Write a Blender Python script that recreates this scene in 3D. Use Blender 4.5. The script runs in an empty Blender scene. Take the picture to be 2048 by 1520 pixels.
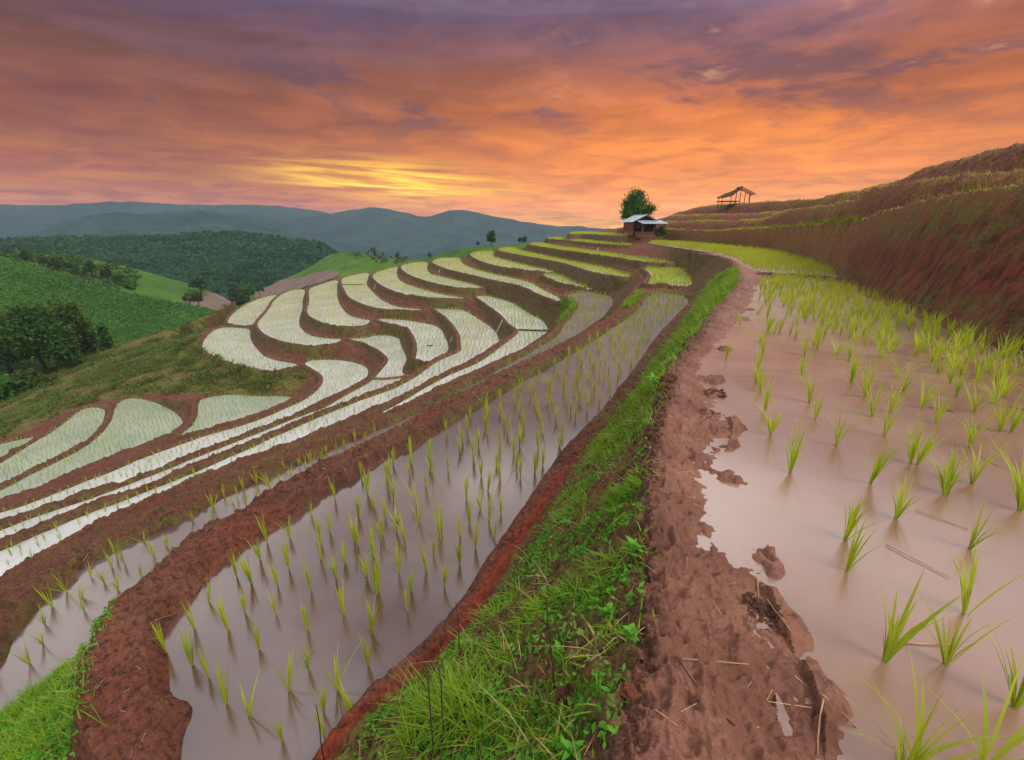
import bpy, bmesh, math
import numpy as np
S = bpy.context.scene
C = S.collection
R = math.radians
rng = np.random.default_rng(7)

# ------------------------------------------------------------------ camera
F = 900.0                                   # focal length in photo pixels (photo is 2048 wide)
PITCH = math.atan((760 - 452) / F)
H = 1.55
cd = bpy.data.cameras.new('camera')
cam = bpy.data.objects.new('camera', cd)
C.objects.link(cam)
cd.sensor_width = 36.0
cd.lens = 36.0 * F / 2048.0
cd.clip_start = 0.05
cd.clip_end = 9000.0
cam.location = (0, 0, H)
cam.rotation_euler = (math.pi / 2 - PITCH, 0, 0)
S.camera = cam

# ------------------------------------------------------------------ world
S.view_settings.view_transform = 'Standard'
S.view_settings.look = 'None'
S.view_settings.exposure = 0.0
S.view_settings.gamma = 1.0
S.render.engine = 'CYCLES'
S.cycles.max_bounces = 6
S.cycles.volume_bounces = 0
W = bpy.data.worlds.new('World')
S.world = W
W.use_nodes = True


def lin(r, g, b, k=1.0):
    f = lambda c: (c / 255 / 12.92) if c / 255 <= 0.04045 else ((c / 255 + 0.055) / 1.055) ** 2.4
    return (f(r) * k, f(g) * k, f(b) * k, 1.0)


class NT:
    """tiny helper for building node trees"""
    def __init__(s, tree):
        s.t = tree
        s.n = tree.nodes
        s.l = tree.links

    def new(s, kind, **kw):
        n = s.n.new(kind)
        for k, v in kw.items():
            setattr(n, k, v)
        return n

    def put(s, sock, v):
        if isinstance(v, bpy.types.NodeSocket):
            s.l.new(v, sock)
        elif v is not None:
            sock.default_value = v

    def math(s, op, a, b=None, c=None, clamp=False):
        n = s.new('ShaderNodeMath', operation=op, use_clamp=clamp)
        s.put(n.inputs[0], a)
        s.put(n.inputs[1], b)
        if c is not None:
            s.put(n.inputs[2], c)
        return n.outputs[0]

    def mix(s, fac, a, b, blend='MIX'):
        n = s.new('ShaderNodeMix', data_type='RGBA', blend_type=blend)
        s.put(n.inputs[0], fac)
        s.put(n.inputs[6], a)
        s.put(n.inputs[7], b)
        return n.outputs[2]

    def ramp(s, fac, stops, interp='LINEAR'):
        n = s.new('ShaderNodeValToRGB')
        cr = n.color_ramp
        cr.interpolation = interp
        while len(cr.elements) < len(stops):
            cr.elements.new(0.5)
        for e, (p, c) in zip(cr.elements, stops):
            e.position = p
            e.color = c if len(c) == 4 else (*c, 1)
        s.put(n.inputs[0], fac)
        return n.outputs[0]

    def noise(s, vec=None, scale=5.0, detail=4.0, rough=0.5, dist=0.0):
        n = s.new('ShaderNodeTexNoise')
        if vec is not None:
            s.l.new(vec, n.inputs['Vector'])
        n.inputs['Scale'].default_value = scale
        n.inputs['Detail'].default_value = detail
        n.inputs['Roughness'].default_value = rough
        n.inputs['Distortion'].default_value = dist
        return n.outputs[0]

    def rng(s, v, a, b, c=0.0, d=1.0):
        n = s.new('ShaderNodeMapRange', clamp=True, interpolation_type='SMOOTHSTEP')
        for i, x in enumerate((v, a, b, c, d)):
            s.put(n.inputs[i], x)
        return n.outputs[0]

    def comb(s, x, y, z):
        n = s.new('ShaderNodeCombineXYZ')
        for i, v in enumerate((x, y, z)):
            s.put(n.inputs[i], v)
        return n.outputs[0]


SUN_AZ, SUN_EL = R(125), R(50)


def build_world():
    t = NT(W.node_tree)
    t.n.clear()
    out = t.new('ShaderNodeOutputWorld')
    bg = t.new('ShaderNodeBackground')
    tc = t.new('ShaderNodeTexCoord')
    sp = t.new('ShaderNodeSeparateXYZ')
    t.l.new(tc.outputs['Generated'], sp.inputs[0])
    x, y, z = sp.outputs
    zc = t.math('MAXIMUM', z, 0.0)
    el = t.math('MULTIPLY', t.math('ARCSINE', zc), 180 / math.pi)       # degrees
    az = t.math('MULTIPLY', t.math('ARCTAN2', x, y), 180 / math.pi)
    # cloud deck coordinates
    den = t.math('ADD', zc, 0.10)
    px = t.math('DIVIDE', x, den)
    py = t.math('DIVIDE', y, den)
    pv = t.comb(px, t.math('MULTIPLY', py, 1.15), 3.7)
    n1 = t.noise(pv, 0.8, 7, 0.58, 0.6)
    n2 = t.noise(pv, 1.9, 9, 0.62, 0.5)
    n3 = t.noise(t.comb(t.math('MULTIPLY', az, 0.045), t.math('MULTIPLY', el, 0.42), 1.3), 1.0, 4, 0.5, 0.9)
    # warp the elevation a little with the clouds so the bands are not even
    elw = t.math('ADD', el, t.math('MULTIPLY', t.math('SUBTRACT', n1, 0.5), 7.0))
    elw = t.math('ADD', elw, t.math('MULTIPLY', t.math('SUBTRACT', n3, 0.5), 3.0))
    f = t.math('DIVIDE', elw, 40.0, clamp=True)
    top = [(25 / 40, lin(150, 140, 165)), (29 / 40, lin(243, 239, 234, 3.2)), (1.0, lin(246, 246, 252, 1.2))]
    left = t.ramp(f, [(0.0, lin(166, 128, 114)), (2.2 / 40, lin(184, 126, 94)), (5.5 / 40, lin(172, 108, 74)),
                      (9.5 / 40, lin(150, 90, 70)), (14.5 / 40, lin(120, 80, 78)), (20 / 40, lin(92, 76, 104))] + top)
    right = t.ramp(f, [(0.0, lin(255, 190, 112)), (2.2 / 40, lin(255, 168, 80)), (6 / 40, lin(252, 152, 68)),
                       (11 / 40, lin(228, 130, 76)), (15 / 40, lin(186, 112, 88)), (20 / 40, lin(132, 102, 122))] + top)
    fac = t.rng(az, -40, 26)
    col = t.mix(fac, left, right)
    # light and dark cloud texture
    cl = t.math('ADD', t.math('MULTIPLY', t.rng(n2, 0.36, 0.66), 0.30), t.math('MULTIPLY', t.rng(n3, 0.32, 0.68), 0.26))
    gain = t.math('MULTIPLY', t.math('ADD', cl, 0.72), t.rng(az, 28, 48, 1.0, .74))
    vm = t.new('ShaderNodeVectorMath', operation='SCALE')
    t.l.new(col, vm.inputs[0])
    t.l.new(gain, vm.inputs['Scale'])
    col = vm.outputs[0]
    # mauve cloud shadows
    dk = t.math('MULTIPLY', t.rng(t.math('ADD', t.math('MULTIPLY', n1, .55), t.math('MULTIPLY', n2, .45)), 0.48, 0.58), t.rng(el, 5, 13))
    col = t.mix(t.math('MULTIPLY', dk, 0.72), col, lin(98, 74, 92))
    # thin bright gaps high on the right
    gp = t.math('MULTIPLY', t.rng(n2, 0.58, 0.68), t.math('MULTIPLY', t.rng(el, 10, 14), t.rng(az, -5, 22)))
    col = t.mix(t.math('MULTIPLY', gp, 0.55), col, lin(235, 170, 130))
    # yellow glow streaks low over the mountains
    a = t.math('POWER', t.math('DIVIDE', t.math('ADD', az, 14.0), 9.5), 2.0)
    elg = t.math('ADD', el, t.math('MULTIPLY', az, 0.045))
    b = t.math('POWER', t.math('DIVIDE', t.math('SUBTRACT', elg, 4.2), 1.5), 2.0)
    g = t.math('EXPONENT', t.math('MULTIPLY', t.math('ADD', a, b), -1.0))
    st = t.noise(t.comb(t.math('MULTIPLY', az, 0.06), t.math('MULTIPLY', elg, 1.1), 9.1), 1.0, 6, 0.6, 0.6)
    g = t.math('MULTIPLY', g, t.rng(st, 0.36, 0.62, 0.12, 1.5), clamp=True)
    col = t.mix(g, col, lin(255, 206, 92, 1.45))
    # the cloud cover behind the camera and overhead stays plain grey-white
    # the sky is seen through the haze: what the haze takes away and adds is allowed for here
    pth = t.math('MINIMUM', t.math('DIVIDE', 84.0, t.math('MAXIMUM', zc, 0.002)), 2400.0)
    tr = t.math('EXPONENT', t.math('MULTIPLY', pth, -HAZE_D))
    sc = t.new('ShaderNodeVectorMath', operation='SCALE')
    sc.inputs[0].default_value = HAZE_S
    t.l.new(t.math('SUBTRACT', 1.0, tr), sc.inputs['Scale'])
    sb = t.new('ShaderNodeVectorMath', operation='SUBTRACT')
    t.l.new(col, sb.inputs[0])
    t.l.new(sc.outputs[0], sb.inputs[1])
    mxv = t.new('ShaderNodeVectorMath', operation='MAXIMUM')
    t.l.new(sb.outputs[0], mxv.inputs[0])
    mxv.inputs[1].default_value = (.004, .004, .004)
    dv = t.new('ShaderNodeVectorMath', operation='SCALE')
    t.l.new(mxv.outputs[0], dv.inputs[0])
    t.l.new(t.math('DIVIDE', 1.0, t.math('MAXIMUM', tr, .22)), dv.inputs['Scale'])
    col = dv.outputs[0]
    bk = t.rng(y, 0.15, -0.35)
    col = t.mix(bk, col, lin(226, 222, 226))
    hi = t.rng(el, 27, 40)
    vm2 = t.new('ShaderNodeVectorMath', operation='SCALE')
    t.l.new(col, vm2.inputs[0])
    t.l.new(t.math('ADD', t.math('MULTIPLY', hi, ZENITH), 1.0), vm2.inputs['Scale'])
    col = vm2.outputs[0]
    sky = t.new('ShaderNodeTexSky', sky_type='NISHITA')
    sky.sun_disc = False
    sky.sun_elevation = SUN_EL
    sky.sun_rotation = SUN_AZ
    bg2 = t.new('ShaderNodeBackground')
    t.l.new(sky.outputs[0], bg2.inputs[0])
    bg2.inputs[1].default_value = 0.004
    t.l.new(col, bg.inputs[0])
    bg.inputs[1].default_value = 1.0
    add = t.new('ShaderNodeAddShader')
    t.l.new(bg.outputs[0], add.inputs[0])
    t.l.new(bg2.outputs[0], add.inputs[1])
    t.l.new(add.outputs[0], out.inputs[0])


ZENITH = 0.0
HAZE_D = 0.0006
HAZE_S = (.16, .195, .27)
build_world()
sl = bpy.data.lights.new('sun', 'SUN')
sl.energy = 2.3
sl.angle = R(24)
sl.color = (1.0, 0.93, 0.82)
so = bpy.data.objects.new('sun', sl)
C.objects.link(so)
so.rotation_euler = (math.pi / 2 - SUN_EL, 0, math.pi - SUN_AZ)   # a soft high light from behind on the right

# ------------------------------------------------------------------ projection helpers
cP, sP = math.cos(PITCH), math.sin(PITCH)


def rays(uv):
    uv = np.asarray(uv, float)
    x = (uv[..., 0] - 1024) / F
    y = -(uv[..., 1] - 760) / F
    return np.stack([x, cP + y * sP, -sP + y * cP], -1)


def at_z(uv, z):
    d = rays(uv)
    tt = (z - H) / d[..., 2]
    return d * tt[..., None] + np.array([0, 0, H])


def at_r(uv, r):
    """point on the pixel ray at horizontal range r"""
    d = rays(uv)
    tt = np.asarray(r, float) / np.hypot(d[..., 0], d[..., 1])
    return d * tt[..., None] + np.array([0, 0, H])


def project(p):
    q = np.asarray(p, float) - np.array([0, 0, H])
    zc = q[..., 1] * cP - q[..., 2] * sP
    yc = q[..., 1] * sP + q[..., 2] * cP
    zc = np.maximum(zc, 1e-3)
    return np.stack([1024 + F * q[..., 0] / zc, 760 - F * yc / zc], -1), zc


CROP = {'p': (0, 0, 1), 'c1': (1150, 330, 400 / 2027), 'c2': (380, 480, 500 / 2027), 'c3': (800, 430, .296),
        'c5': (1400, 250, 648 / 2027), 'c6': (0, 720, 800 / 2027), 'c7': (700, 900, 800 / 1961),
        'c8': (1300, 500, 748 / 2030), 'd1': (0, 840, 400 / 2027), 'd2': (350, 720, 400 / 2027),
        'd3': (650, 640, 400 / 2027), 'd4': (0, 1120, 530 / 2014), 'd5': (900, 560, 400 / 2027)}


def T(s):
    """'c2 x,y x,y ... d3 x,y' -> photo pixels"""
    out = []
    o = CROP['p']
    for w in s.split():
        if ',' in w:
            a, b = w.split(',')
            out.append((o[0] + float(a) * o[2], o[1] + float(b) * o[2]))
        else:
            o = CROP[w]
    return np.array(out)


def chaikin(p, closed=True, n=2):
    for _ in range(n):
        q = np.roll(p, -1, 0) if closed else p[1:]
        a = p if closed else p[:-1]
        r = np.empty((len(a) * 2, p.shape[1]))
        r[0::2] = a * .75 + q * .25
        r[1::2] = a * .25 + q * .75
        if not closed:
            r = np.vstack([p[:1], r, p[-1:]])
        p = r
    return p


# ------------------------------------------------------------------ noise in numpy
_tab = np.random.default_rng(3).random((256, 256))


def vnoise(x, y):
    xi = np.floor(x).astype(int)
    yi = np.floor(y).astype(int)
    fx = x - xi
    fy = y - yi
    fx = fx * fx * (3 - 2 * fx)
    fy = fy * fy * (3 - 2 * fy)
    g = lambda a, b: _tab[a & 255, b & 255]
    return (g(xi, yi) * (1 - fx) + g(xi + 1, yi) * fx) * (1 - fy) + (g(xi, yi + 1) * (1 - fx) + g(xi + 1, yi + 1) * fx) * fy - .5


def fbm(x, y, wl, octs=4, gain=.5):
    s = 0
    a = 1
    for k in range(octs):
        s = s + a * vnoise(x / wl + 17.3 * k, y / wl - 9.1 * k)
        wl *= .5
        a *= gain
    return s


# ------------------------------------------------------------------ paddies traced from the photograph: name -> level, outline
PAD = {
 'L0': (0.0, "p 1660,1700 1650,1520 1640,1425 1600,1330 1555,1250 1540,1200 1500,1150 1440,1110 1420,1040 1405,1000 1420,930 1455,900 1468,850 1432,820 1412,790 1392,760 1400,720 1430,690 1470,650 1490,620 1510,590 1515,562 1560,556 1640,556 1700,580 1760,606 1820,632 1900,662 1960,685 2048,712 2250,775 2600,900 2600,1700"),
 'L1': (0.01, "p 1288,484 1340,485 1400,489 1500,499 1570,509 1640,532 1690,560 1640,550 1560,546 1510,543 1490,533 1470,519 1430,507 1380,499 1320,491"),
 'M': (-1.5, "p 620,1520 700,1418 782,1345 863,1263 928,1194 961,1133 1006,1071 1051,1006 1092,945 1124,904 1164,858 1196,828 1216,805 1231,783 1265,745 1300,690 1330,655 1362,622 1379,604 1370,592 1330,586 1297,590 1275,621 1235,651 1196,676 1164,698 1137,712 1097,738 1046,765 985,799 926,831 881,861 841,892 816,900 778,918 745,938 685,969 630,1003 584,1036 474,1107 418,1154 395,1190 367,1217 337,1248 326,1283 339,1315 337,1357 342,1395 385,1404 385,1436 368,1462 360,1520 350,1650 420,1720 520,1680"),
 'M2': (-1.3, "c3 1645,370 1690,355 1800,345 1900,370 1950,410 1975,450 1972,492 1900,490 1780,488 1660,480 1690,440 1700,410 1670,385"),
 'A12': (0.45, "c3 1130,135 1170,123 1250,122 1400,130 1540,145 1540,152 1400,143 1250,132"),
 'A11': (-0.3, "c3 985,165 1010,158 1110,160 1200,169 1400,191 1570,203 1570,213 1400,205 1200,185 1100,172"),
 'A10': (-0.95, "c3 855,202 900,193 970,195 1040,214 1150,229 1250,243 1400,263 1500,282 1650,303 1830,325 1830,335 1650,325 1500,299 1300,270 1150,250 1040,232 950,219"),
 'A9': (-1.75, "c3 650,238 700,225 770,224 810,240 900,264 1020,288 1100,307 1200,326 1300,346 1400,370 1500,395 1570,420 1560,430 1450,422 1300,392 1200,357 1100,326 950,300 800,272 700,252"),
 'A8': (-2.55, "c3 465,267 500,254 580,240 634,238 628,262 655,283 750,306 850,331 950,356 1080,378 1090,388 960,386 900,379 800,370 650,349 580,327 520,302"),
 'A8b': (-2.7, "c3 955,400 1060,388 1150,406 1250,446 1335,496 1300,504 1200,491 1100,467 1000,428"),
 'A7': (-3.3, "c3 212,317 250,297 300,290 412,292 406,312 440,342 500,366 600,390 700,415 800,435 900,464 960,504 1040,540 1105,578 1095,594 1050,582 950,547 850,492 750,467 650,449 500,412 400,391 300,362 240,337"),
 'A6': (-4.0, "c3 2,347 30,335 100,320 192,317 182,350 187,380 212,403 260,412 350,436 450,458 540,478 592,486 530,502 400,497 310,482 200,457 100,422 30,387"),
 'A5': (-4.6, "c2 1477,292 1500,265 1600,235 1692,212 1673,260 1685,310 c3 20,460 100,487 200,518 300,542 435,560 430,572 160,562 60,537 c2 1780,454 1650,417 1560,374 1500,327"),
 'A4': (-5.4, "c2 1222,332 1240,300 1462,257 1441,310 1431,350 1441,380 1482,418 1522,465 1600,514 1700,550 1885,562 1882,580 1660,570 1500,555 1380,517 1290,467 1250,402"),
 'A3': (-6.1, "c2 958,402 1000,380 1218,309 1191,400 1195,485 1240,565 1290,615 1400,645 1475,650 1430,692 1380,705 1250,707 1100,682 1000,642 953,600 948,560 972,490"),
 'A2': (-6.9, "c2 543,672 600,610 645,555 670,500 740,440 820,405 940,398 926,450 909,510 918,550 889,620 882,685 912,732 960,772 1050,792 1150,802 1235,800 1200,840 1060,859 950,862 800,840 690,807 610,767 558,717"),
 'A1': (-7.8, "c2 94,870 108,820 150,765 215,720 300,706 400,711 493,723 484,775 512,850 562,903 602,945 700,980 800,995 868,1008 868,1026 760,1050 660,1069 600,1060 450,1037 320,992 200,942 128,902"),
 'A0': (-7.55, "c2 285,675 350,590 450,522 600,460 728,438 672,490 645,550 595,605 540,665 510,698 400,692"),
 'B6': (-2.9, "d5 1190,165 1200,142 1400,118 1540,108 1650,180 1655,250 1610,300 1480,470 1280,570 1130,650 860,790 540,930 420,990 300,1060 0,1200 d3 1130,850 980,940 820,1030 700,1120 420,1260 250,1330 c6 1500,590 1420,640 1300,720 1060,850 900,960 720,1110 d4 960,240 880,350 780,500 660,690 600,800 300,1000 0,1250 -500,1500 -700,1000 0,880 100,600 150,560 250,420 320,330 460,240 640,130 c6 320,1110 480,1030 600,960 830,860 960,800 1100,725 d2 600,1350 850,1255 1000,1180 1200,1090 1400,1000 d3 0,1360 100,1300 300,1240 400,1180 560,1110 800,1020 900,960 1100,850 1400,700 1560,620 1800,490 d5 600,850 700,800 870,700 1100,570 1150,470 1200,400 1320,270"),
 'B5': (-4.6, "c3 485,518 600,523 700,570 800,612 900,660 970,718 1005,775 d5 1000,540 870,620 680,740 500,810 300,900 0,1040 d3 1060,720 950,790 840,840 650,925 480,1000 480,985 650,900 830,810 930,740 1100,640 1300,540 1500,460 d5 370,790 500,690 620,600 690,545 c3 800,775 760,760 700,692 640,642 580,602 500,545"),
 'B4': (-5.4, "c3 185,612 240,602 330,607 450,652 540,710 620,760 652,795 668,845 d3 1770,220 1600,330 1400,450 1200,540 1050,630 900,710 700,800 500,890 300,970 0,1095 d2 1420,740 1230,820 900,940 600,1050 400,1130 150,1220 d1 1700,720 1480,810 1250,930 1000,1030 850,1130 650,1230 500,1310 350,1400 150,1500 0,1600 -400,1850 -400,1500 0,1330 150,1270 400,1160 700,1030 1000,910 1250,820 1500,720 d2 0,1220 300,1100 500,1010 800,880 1050,760 d3 0,960 200,880 400,800 700,700 870,610 980,540 1100,440 1250,370 1370,325 1382,290 1368,130 c3 320,692 260,655"),
 'B3': (-6.1, "c2 1505,650 1560,637 1650,640 1850,665 d3 1165,65 1220,180 1250,240 1250,330 1100,400 1035,440 930,402 915,390 945,260 895,150 850,80 c2 1750,715 1690,690 1600,678"),
 'B2': (-6.9, "c2 1248,802 1300,782 1500,775 1700,775 1703,830 1720,880 1765,965 1720,1040 1725,1095 d3 862,558 840,590 740,640 500,720 300,820 100,880 0,912 d2 1300,600 1050,705 700,855 400,975 0,1130 d1 1500,690 1200,750 950,830 720,925 480,1030 250,1120 0,1225 -400,1380 -400,1270 0,1125 300,1000 550,920 800,840 1000,770 1230,685 1500,580 1774,470 d2 250,975 600,840 1000,680 1300,560 d3 0,890 100,832 250,742 440,642 490,600 c2 1600,1000 1610,960 1560,910 1480,867 1400,832 1310,815"),
 'B1': (-7.8, "c2 922,1005 960,978 1100,968 1300,983 1440,1030 1445,1085 1430,1115 1300,1197 1150,1267 d2 1450,430 1250,540 1000,640 700,760 400,870 0,1005 d1 1500,590 1300,630 1000,670 720,780 450,880 200,960 0,1020 -400,1180 -400,1080 0,940 250,870 500,770 800,650 1100,540 1350,430 1600,330 d2 0,880 300,770 600,690 900,590 1100,500 1350,390 1480,270 1510,190 1470,130 1400,95"),
 'B0': (-8.7, "d2 240,420 260,400 400,365 560,350 750,360 950,365 1200,370 1180,395 1000,485 800,560 500,650 200,740 0,800 d1 1620,245 1850,150 d2 60,750 180,670 230,560"),
 'C0': (-9.3, "c6 600,215 640,195 700,193 770,210 860,245 925,298 928,330 870,370 780,412 640,457 400,557 200,642 0,715 -200,790 -200,740 0,665 100,610 300,512 450,432 520,370 565,310 580,250"),
 'D0': (-9.9, "c6 533,243 440,240 390,265 340,310 240,380 120,450 0,525 -200,630 -200,720 0,640 150,560 300,490 430,418 490,370 530,300"),
 'E0': (-10.5, "c6 0,427 80,407 200,385 225,387 150,427 60,472 0,505 -200,600 -200,480"),
}

# ------------------------------------------------------------------ the height field (polar grid, denser near the viewpoint)
NA, NR = 1500, 1150
R0, R1 = 0.55, 78.0
TH0, TH1 = R(-68), R(68)
lr = np.linspace(math.log(R0), math.log(R1), NR)
th = np.linspace(TH0, TH1, NA)
RR = np.exp(lr)
GX = RR[:, None] * np.sin(th)[None, :]
GY = RR[:, None] * np.cos(th)[None, :]
dl = lr[1] - lr[0]
dt = th[1] - th[0]


def to_ij(xy):
    r = np.hypot(xy[..., 0], xy[..., 1])
    a = np.arctan2(xy[..., 0], xy[..., 1])
    return (np.log(np.maximum(r, 1e-3)) - lr[0]) / dl, (a - TH0) / dt


def seg_dist(px, py, poly, closed=True):
    """distance of points to a polyline and, if closed, inside test"""
    d2 = np.full(px.shape, 1e9)
    ins = np.zeros(px.shape, bool)
    n = len(poly)
    for k in range(n if closed else n - 1):
        ax, ay = poly[k]
        bx, by = poly[(k + 1) % n]
        ex, ey = bx - ax, by - ay
        q = ex * ex + ey * ey + 1e-12
        tt = np.clip(((px - ax) * ex + (py - ay) * ey) / q, 0, 1)
        dd = (px - ax - tt * ex) ** 2 + (py - ay - tt * ey) ** 2
        np.minimum(d2, dd, out=d2)
        if closed and abs(ey) > 1e-12:
            c = ((ay > py) != (by > py)) & (px < ex * (py - ay) / ey + ax)
            ins ^= c
    return np.sqrt(d2), ins


pads = {}
hard = np.full((NR, NA), np.nan)               # fixed heights
owner = np.full((NR, NA), -1, np.int16)
names = list(PAD)
for k, nm in enumerate(names):
    z, s = PAD[nm]
    pxl = chaikin(T(s), True, 2)
    g = at_z(pxl, z)[:, :2]
    i, j = to_ij(g)
    pad_m = 2.2
    ri0 = max(0, int(min(i)) - int(pad_m / max(np.hypot(*g.T).min(), 1) / dl) - 2)
    ri1 = min(NR, int(max(i)) + int(pad_m / max(np.hypot(*g.T).min(), 1) / dl) + 3)
    aj0 = max(0, int(min(j)) - int(pad_m / max(np.hypot(*g.T).min(), 1) / dt) - 2)
    aj1 = min(NA, int(max(j)) + int(pad_m / max(np.hypot(*g.T).min(), 1) / dt) + 3)
    sl_ = (slice(ri0, ri1), slice(aj0, aj1))
    d, ins = seg_dist(GX[sl_], GY[sl_], g)
    sd = np.where(ins, -d, d)
    pads[nm] = dict(z=z, poly=g, sl=sl_, sd=sd, px=pxl)

order = sorted(names, key=lambda n: pads[n]['z'])
for nm in order:                                # higher paddies written last
    p = pads[nm]
    v = hard[p['sl']]
    o = owner[p['sl']]
    m = p['sd'] < 0
    o[m] = names.index(nm)
    if nm == 'L0':
        v[m] = .004 - np.clip(-p['sd'][m] * 0.3, 0.0, 0.104)
    else:
        v[m] = p['z'] - np.clip(-p['sd'][m] * 0.6, 0.004, 0.10)

# hidden near sides: carry a lower paddy on towards the bank of the higher one in front of it
near_hi = np.full((NR, NA), -99.0)              # highest paddy within the width of its bank
for nm in order:
    p = pads[nm]
    v = near_hi[p['sl']]
    m = p['sd'] < (0.62 if nm != 'M' else .72)
    v[m] = np.maximum(v[m], p['z'])
zmap = np.full((NR, NA), np.nan)
for nm in order:
    p = pads[nm]
    m = p['sd'] < 0
    zmap[p['sl']][m] = p['z']
grow = {n: np.zeros((NR, NA), bool) for n in ('B6', 'B5', 'B4', 'B2', 'B1', 'B0', 'C0', 'D0', 'E0')}
for nm in grow:
    z = pads[nm]['z']
    k = names.index(nm)
    for j in range(NA):
        col = np.nonzero(owner[:, j] == k)[0]
        if len(col) == 0:
            continue
        # every start of a run
        st = col[np.r_[True, np.diff(col) > 1]]
        for i in st:
            # is a higher paddy in front?
            lim = int(3.5 / RR[i] / dl)
            seg = zmap[max(0, i - lim):i, j]
            w = np.nonzero(seg > z + .3)[0]
            if len(w) == 0:
                continue
            q = i - 1
            cnt = 0
            mx = int(1.3 / RR[i] / dl)
            while q > 0 and cnt < mx and owner[q, j] < 0 and near_hi[q, j] < z + .3:
                grow[nm][q, j] = True
                q -= 1
                cnt += 1
for nm, m in grow.items():
    hard[m & np.isnan(hard)] = pads[nm]['z'] - .05


def line_hard(pts3, w=0.12):
    """write a 3-D polyline into the fixed heights"""
    pts3 = np.asarray(pts3, float)
    out = []
    for a, b in zip(pts3[:-1], pts3[1:]):
        n = max(2, int(np.linalg.norm((b - a)[:2]) / (0.0016 * np.hypot(*a[:2]))) + 1)
        n = min(n, 3000)
        out.append(a + (b - a) * np.linspace(0, 1, n)[:, None])
    q = np.vstack(out)
    i, j = to_ij(q)
    for di in (0, 1):
        for dj in (0, 1):
            ii = np.floor(i).astype(int) + di
            jj = np.floor(j).astype(int) + dj
            ok = (ii >= 0) & (ii < NR) & (jj >= 0) & (jj < NA)
            ii, jj, zz = ii[ok], jj[ok], q[ok, 2]
            fr = owner[ii, jj] < 0
            hard[ii[fr], jj[fr]] = zz[fr]


def push(p3, dr, dz):
    """shift points outward from the viewpoint, and up or down"""
    p = np.array(p3, float)
    r = np.hypot(p[:, 0], p[:, 1])
    p[:, :2] *= ((r + dr) / r)[:, None]
    p[:, 2] += dz
    return p


def dens(p, n=3):
    return chaikin(np.asarray(p, float), False, n)


# path crest on the outer side, and the bank top
path_edge_px = T("p 1180,1700 1225,1520 1262,1400 1285,1250 1288,1100 1288,950 1292,880 1318,800 1335,740 1380,680 1420,622 1458,578 1474,545 1462,522 1440,512 1380,503 1310,494")
path_edge = at_z(dens(path_edge_px, 2), 0.10)
line_hard(path_edge)
pe_in = path_edge.copy()
pe_in[:, 0] += 0.16
pe_in[:, 2] = .075
line_hard(pe_in)
# foot of the red cut bank by the main paddy
mb = T("p 560,1620 700,1440 800,1370 890,1285 960,1205 995,1140 1040,1075 1085,1010 1130,945 1165,900 1205,850 1240,805 1275,765 1310,705 1340,665 1372,628 1388,608")
line_hard(at_z(dens(mb, 2), -1.28))

# right hill: crests (u, v, range)
def crest(s):
    a = np.array([[float(q) for q in w.split(',')] for w in s.split()])
    a = dens(a, 2)
    return at_r(a[:, :2], a[:, 2])

foot1 = at_z(dens(T("p 1240,476 1290,480 1340,482 1400,486 1500,495 1575,505 1645,528 1700,566 1760,597 1820,622 1900,652 1960,676 2048,702 2250,765 2600,890"), 2), 0.06)
_fu = np.arctan2(foot1[:, 0], foot1[:, 1])
_fr = np.hypot(foot1[:, 0], foot1[:, 1])


def crest_f(s):
    """crest given by pixel and distance behind the foot of the bank"""
    a = np.array([[float(q) for q in w.split(',')] for w in s.split()])
    a = dens(a, 2)
    d = rays(a[:, :2])
    return at_r(a[:, :2], np.interp(np.arctan2(d[:, 0], d[:, 1]), _fu, _fr) + a[:, 2])


cr1 = crest_f("1322,458,.8 1380,460,.8 1446,462,.9 1456,459,1.0 1530,456,1.2 1640,450,1.6 1713,443,1.8 1748,433,1.9 1784,418,2 1848,401,2.1 1943,382,2.0 2048,362,1.9 2200,335,1.8 2500,300,1.6")
cr2 = crest_f("1330,444,5 1450,441,5 1540,440,5 1556,422,6 1640,414,6 1713,402,6 1730,384,6 1777,371,6 1880,356,5.2 2020,342,4.8 2200,325,4.4 2500,285,4")
cr3 = crest_f("1340,431,10 1450,428,10 1560,424,10 1640,414,10.5")
cr4 = crest_f("1347,428,12 1396,414,15 1446,409,15 1520,405,14 1600,400,14 1640,399,13 1660,391,12 1730,380,11 1800,362,10 1806,357,10 1822,347,10.5 1857,336,10 1943,311,9 2048,283,8 2200,255,7.4 2500,230,7")
for q in (cr1, cr2, cr3, cr4):
    line_hard(q)
line_hard(foot1)
line_hard(push(cr1, 1.6, -.12))
line_hard(push(cr2, 1.4, -.12))
line_hard(push(cr3, 1.5, -.10))
line_hard(push(cr4, 3.0, 0.05))
line_hard(push(cr4, 14.0, .1))
# terrace wall left of the hut and the mound it stands on
line_hard(crest("1186,458,66 1215,457,62 1260,458,58 1300,452,57 1330,445,57"))
line_hard(crest("1195,465,64 1240,466,61 1262,467,56"))
line_hard(at_r(np.array([(1240., 475), (1262, 476.), (1300, 478), (1330, 477)]), 50))
line_hard(at_r(np.array([(1240., 470), (1262, 470.5), (1300, 470.5), (1330, 468)]), 54))
# mud ramp between the main paddy and the terraces
line_hard(at_z(dens(T("c3 1600,380 1640,430 1600,470 1560,520 1500,600 1420,690"), 2), -1.45))
line_hard(at_z(dens(T("c3 1670,470 1650,520 1660,560 1600,620 1520,690"), 2), -1.38))
# grassy spur going down on the left below the lowest terraces
def zline(s):
    a = np.array([[float(q) for q in w.split(',')] for w in s.split()])
    a = dens(a, 2)
    return np.array([at_z(q[:2], q[2]) for q in a])


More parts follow.
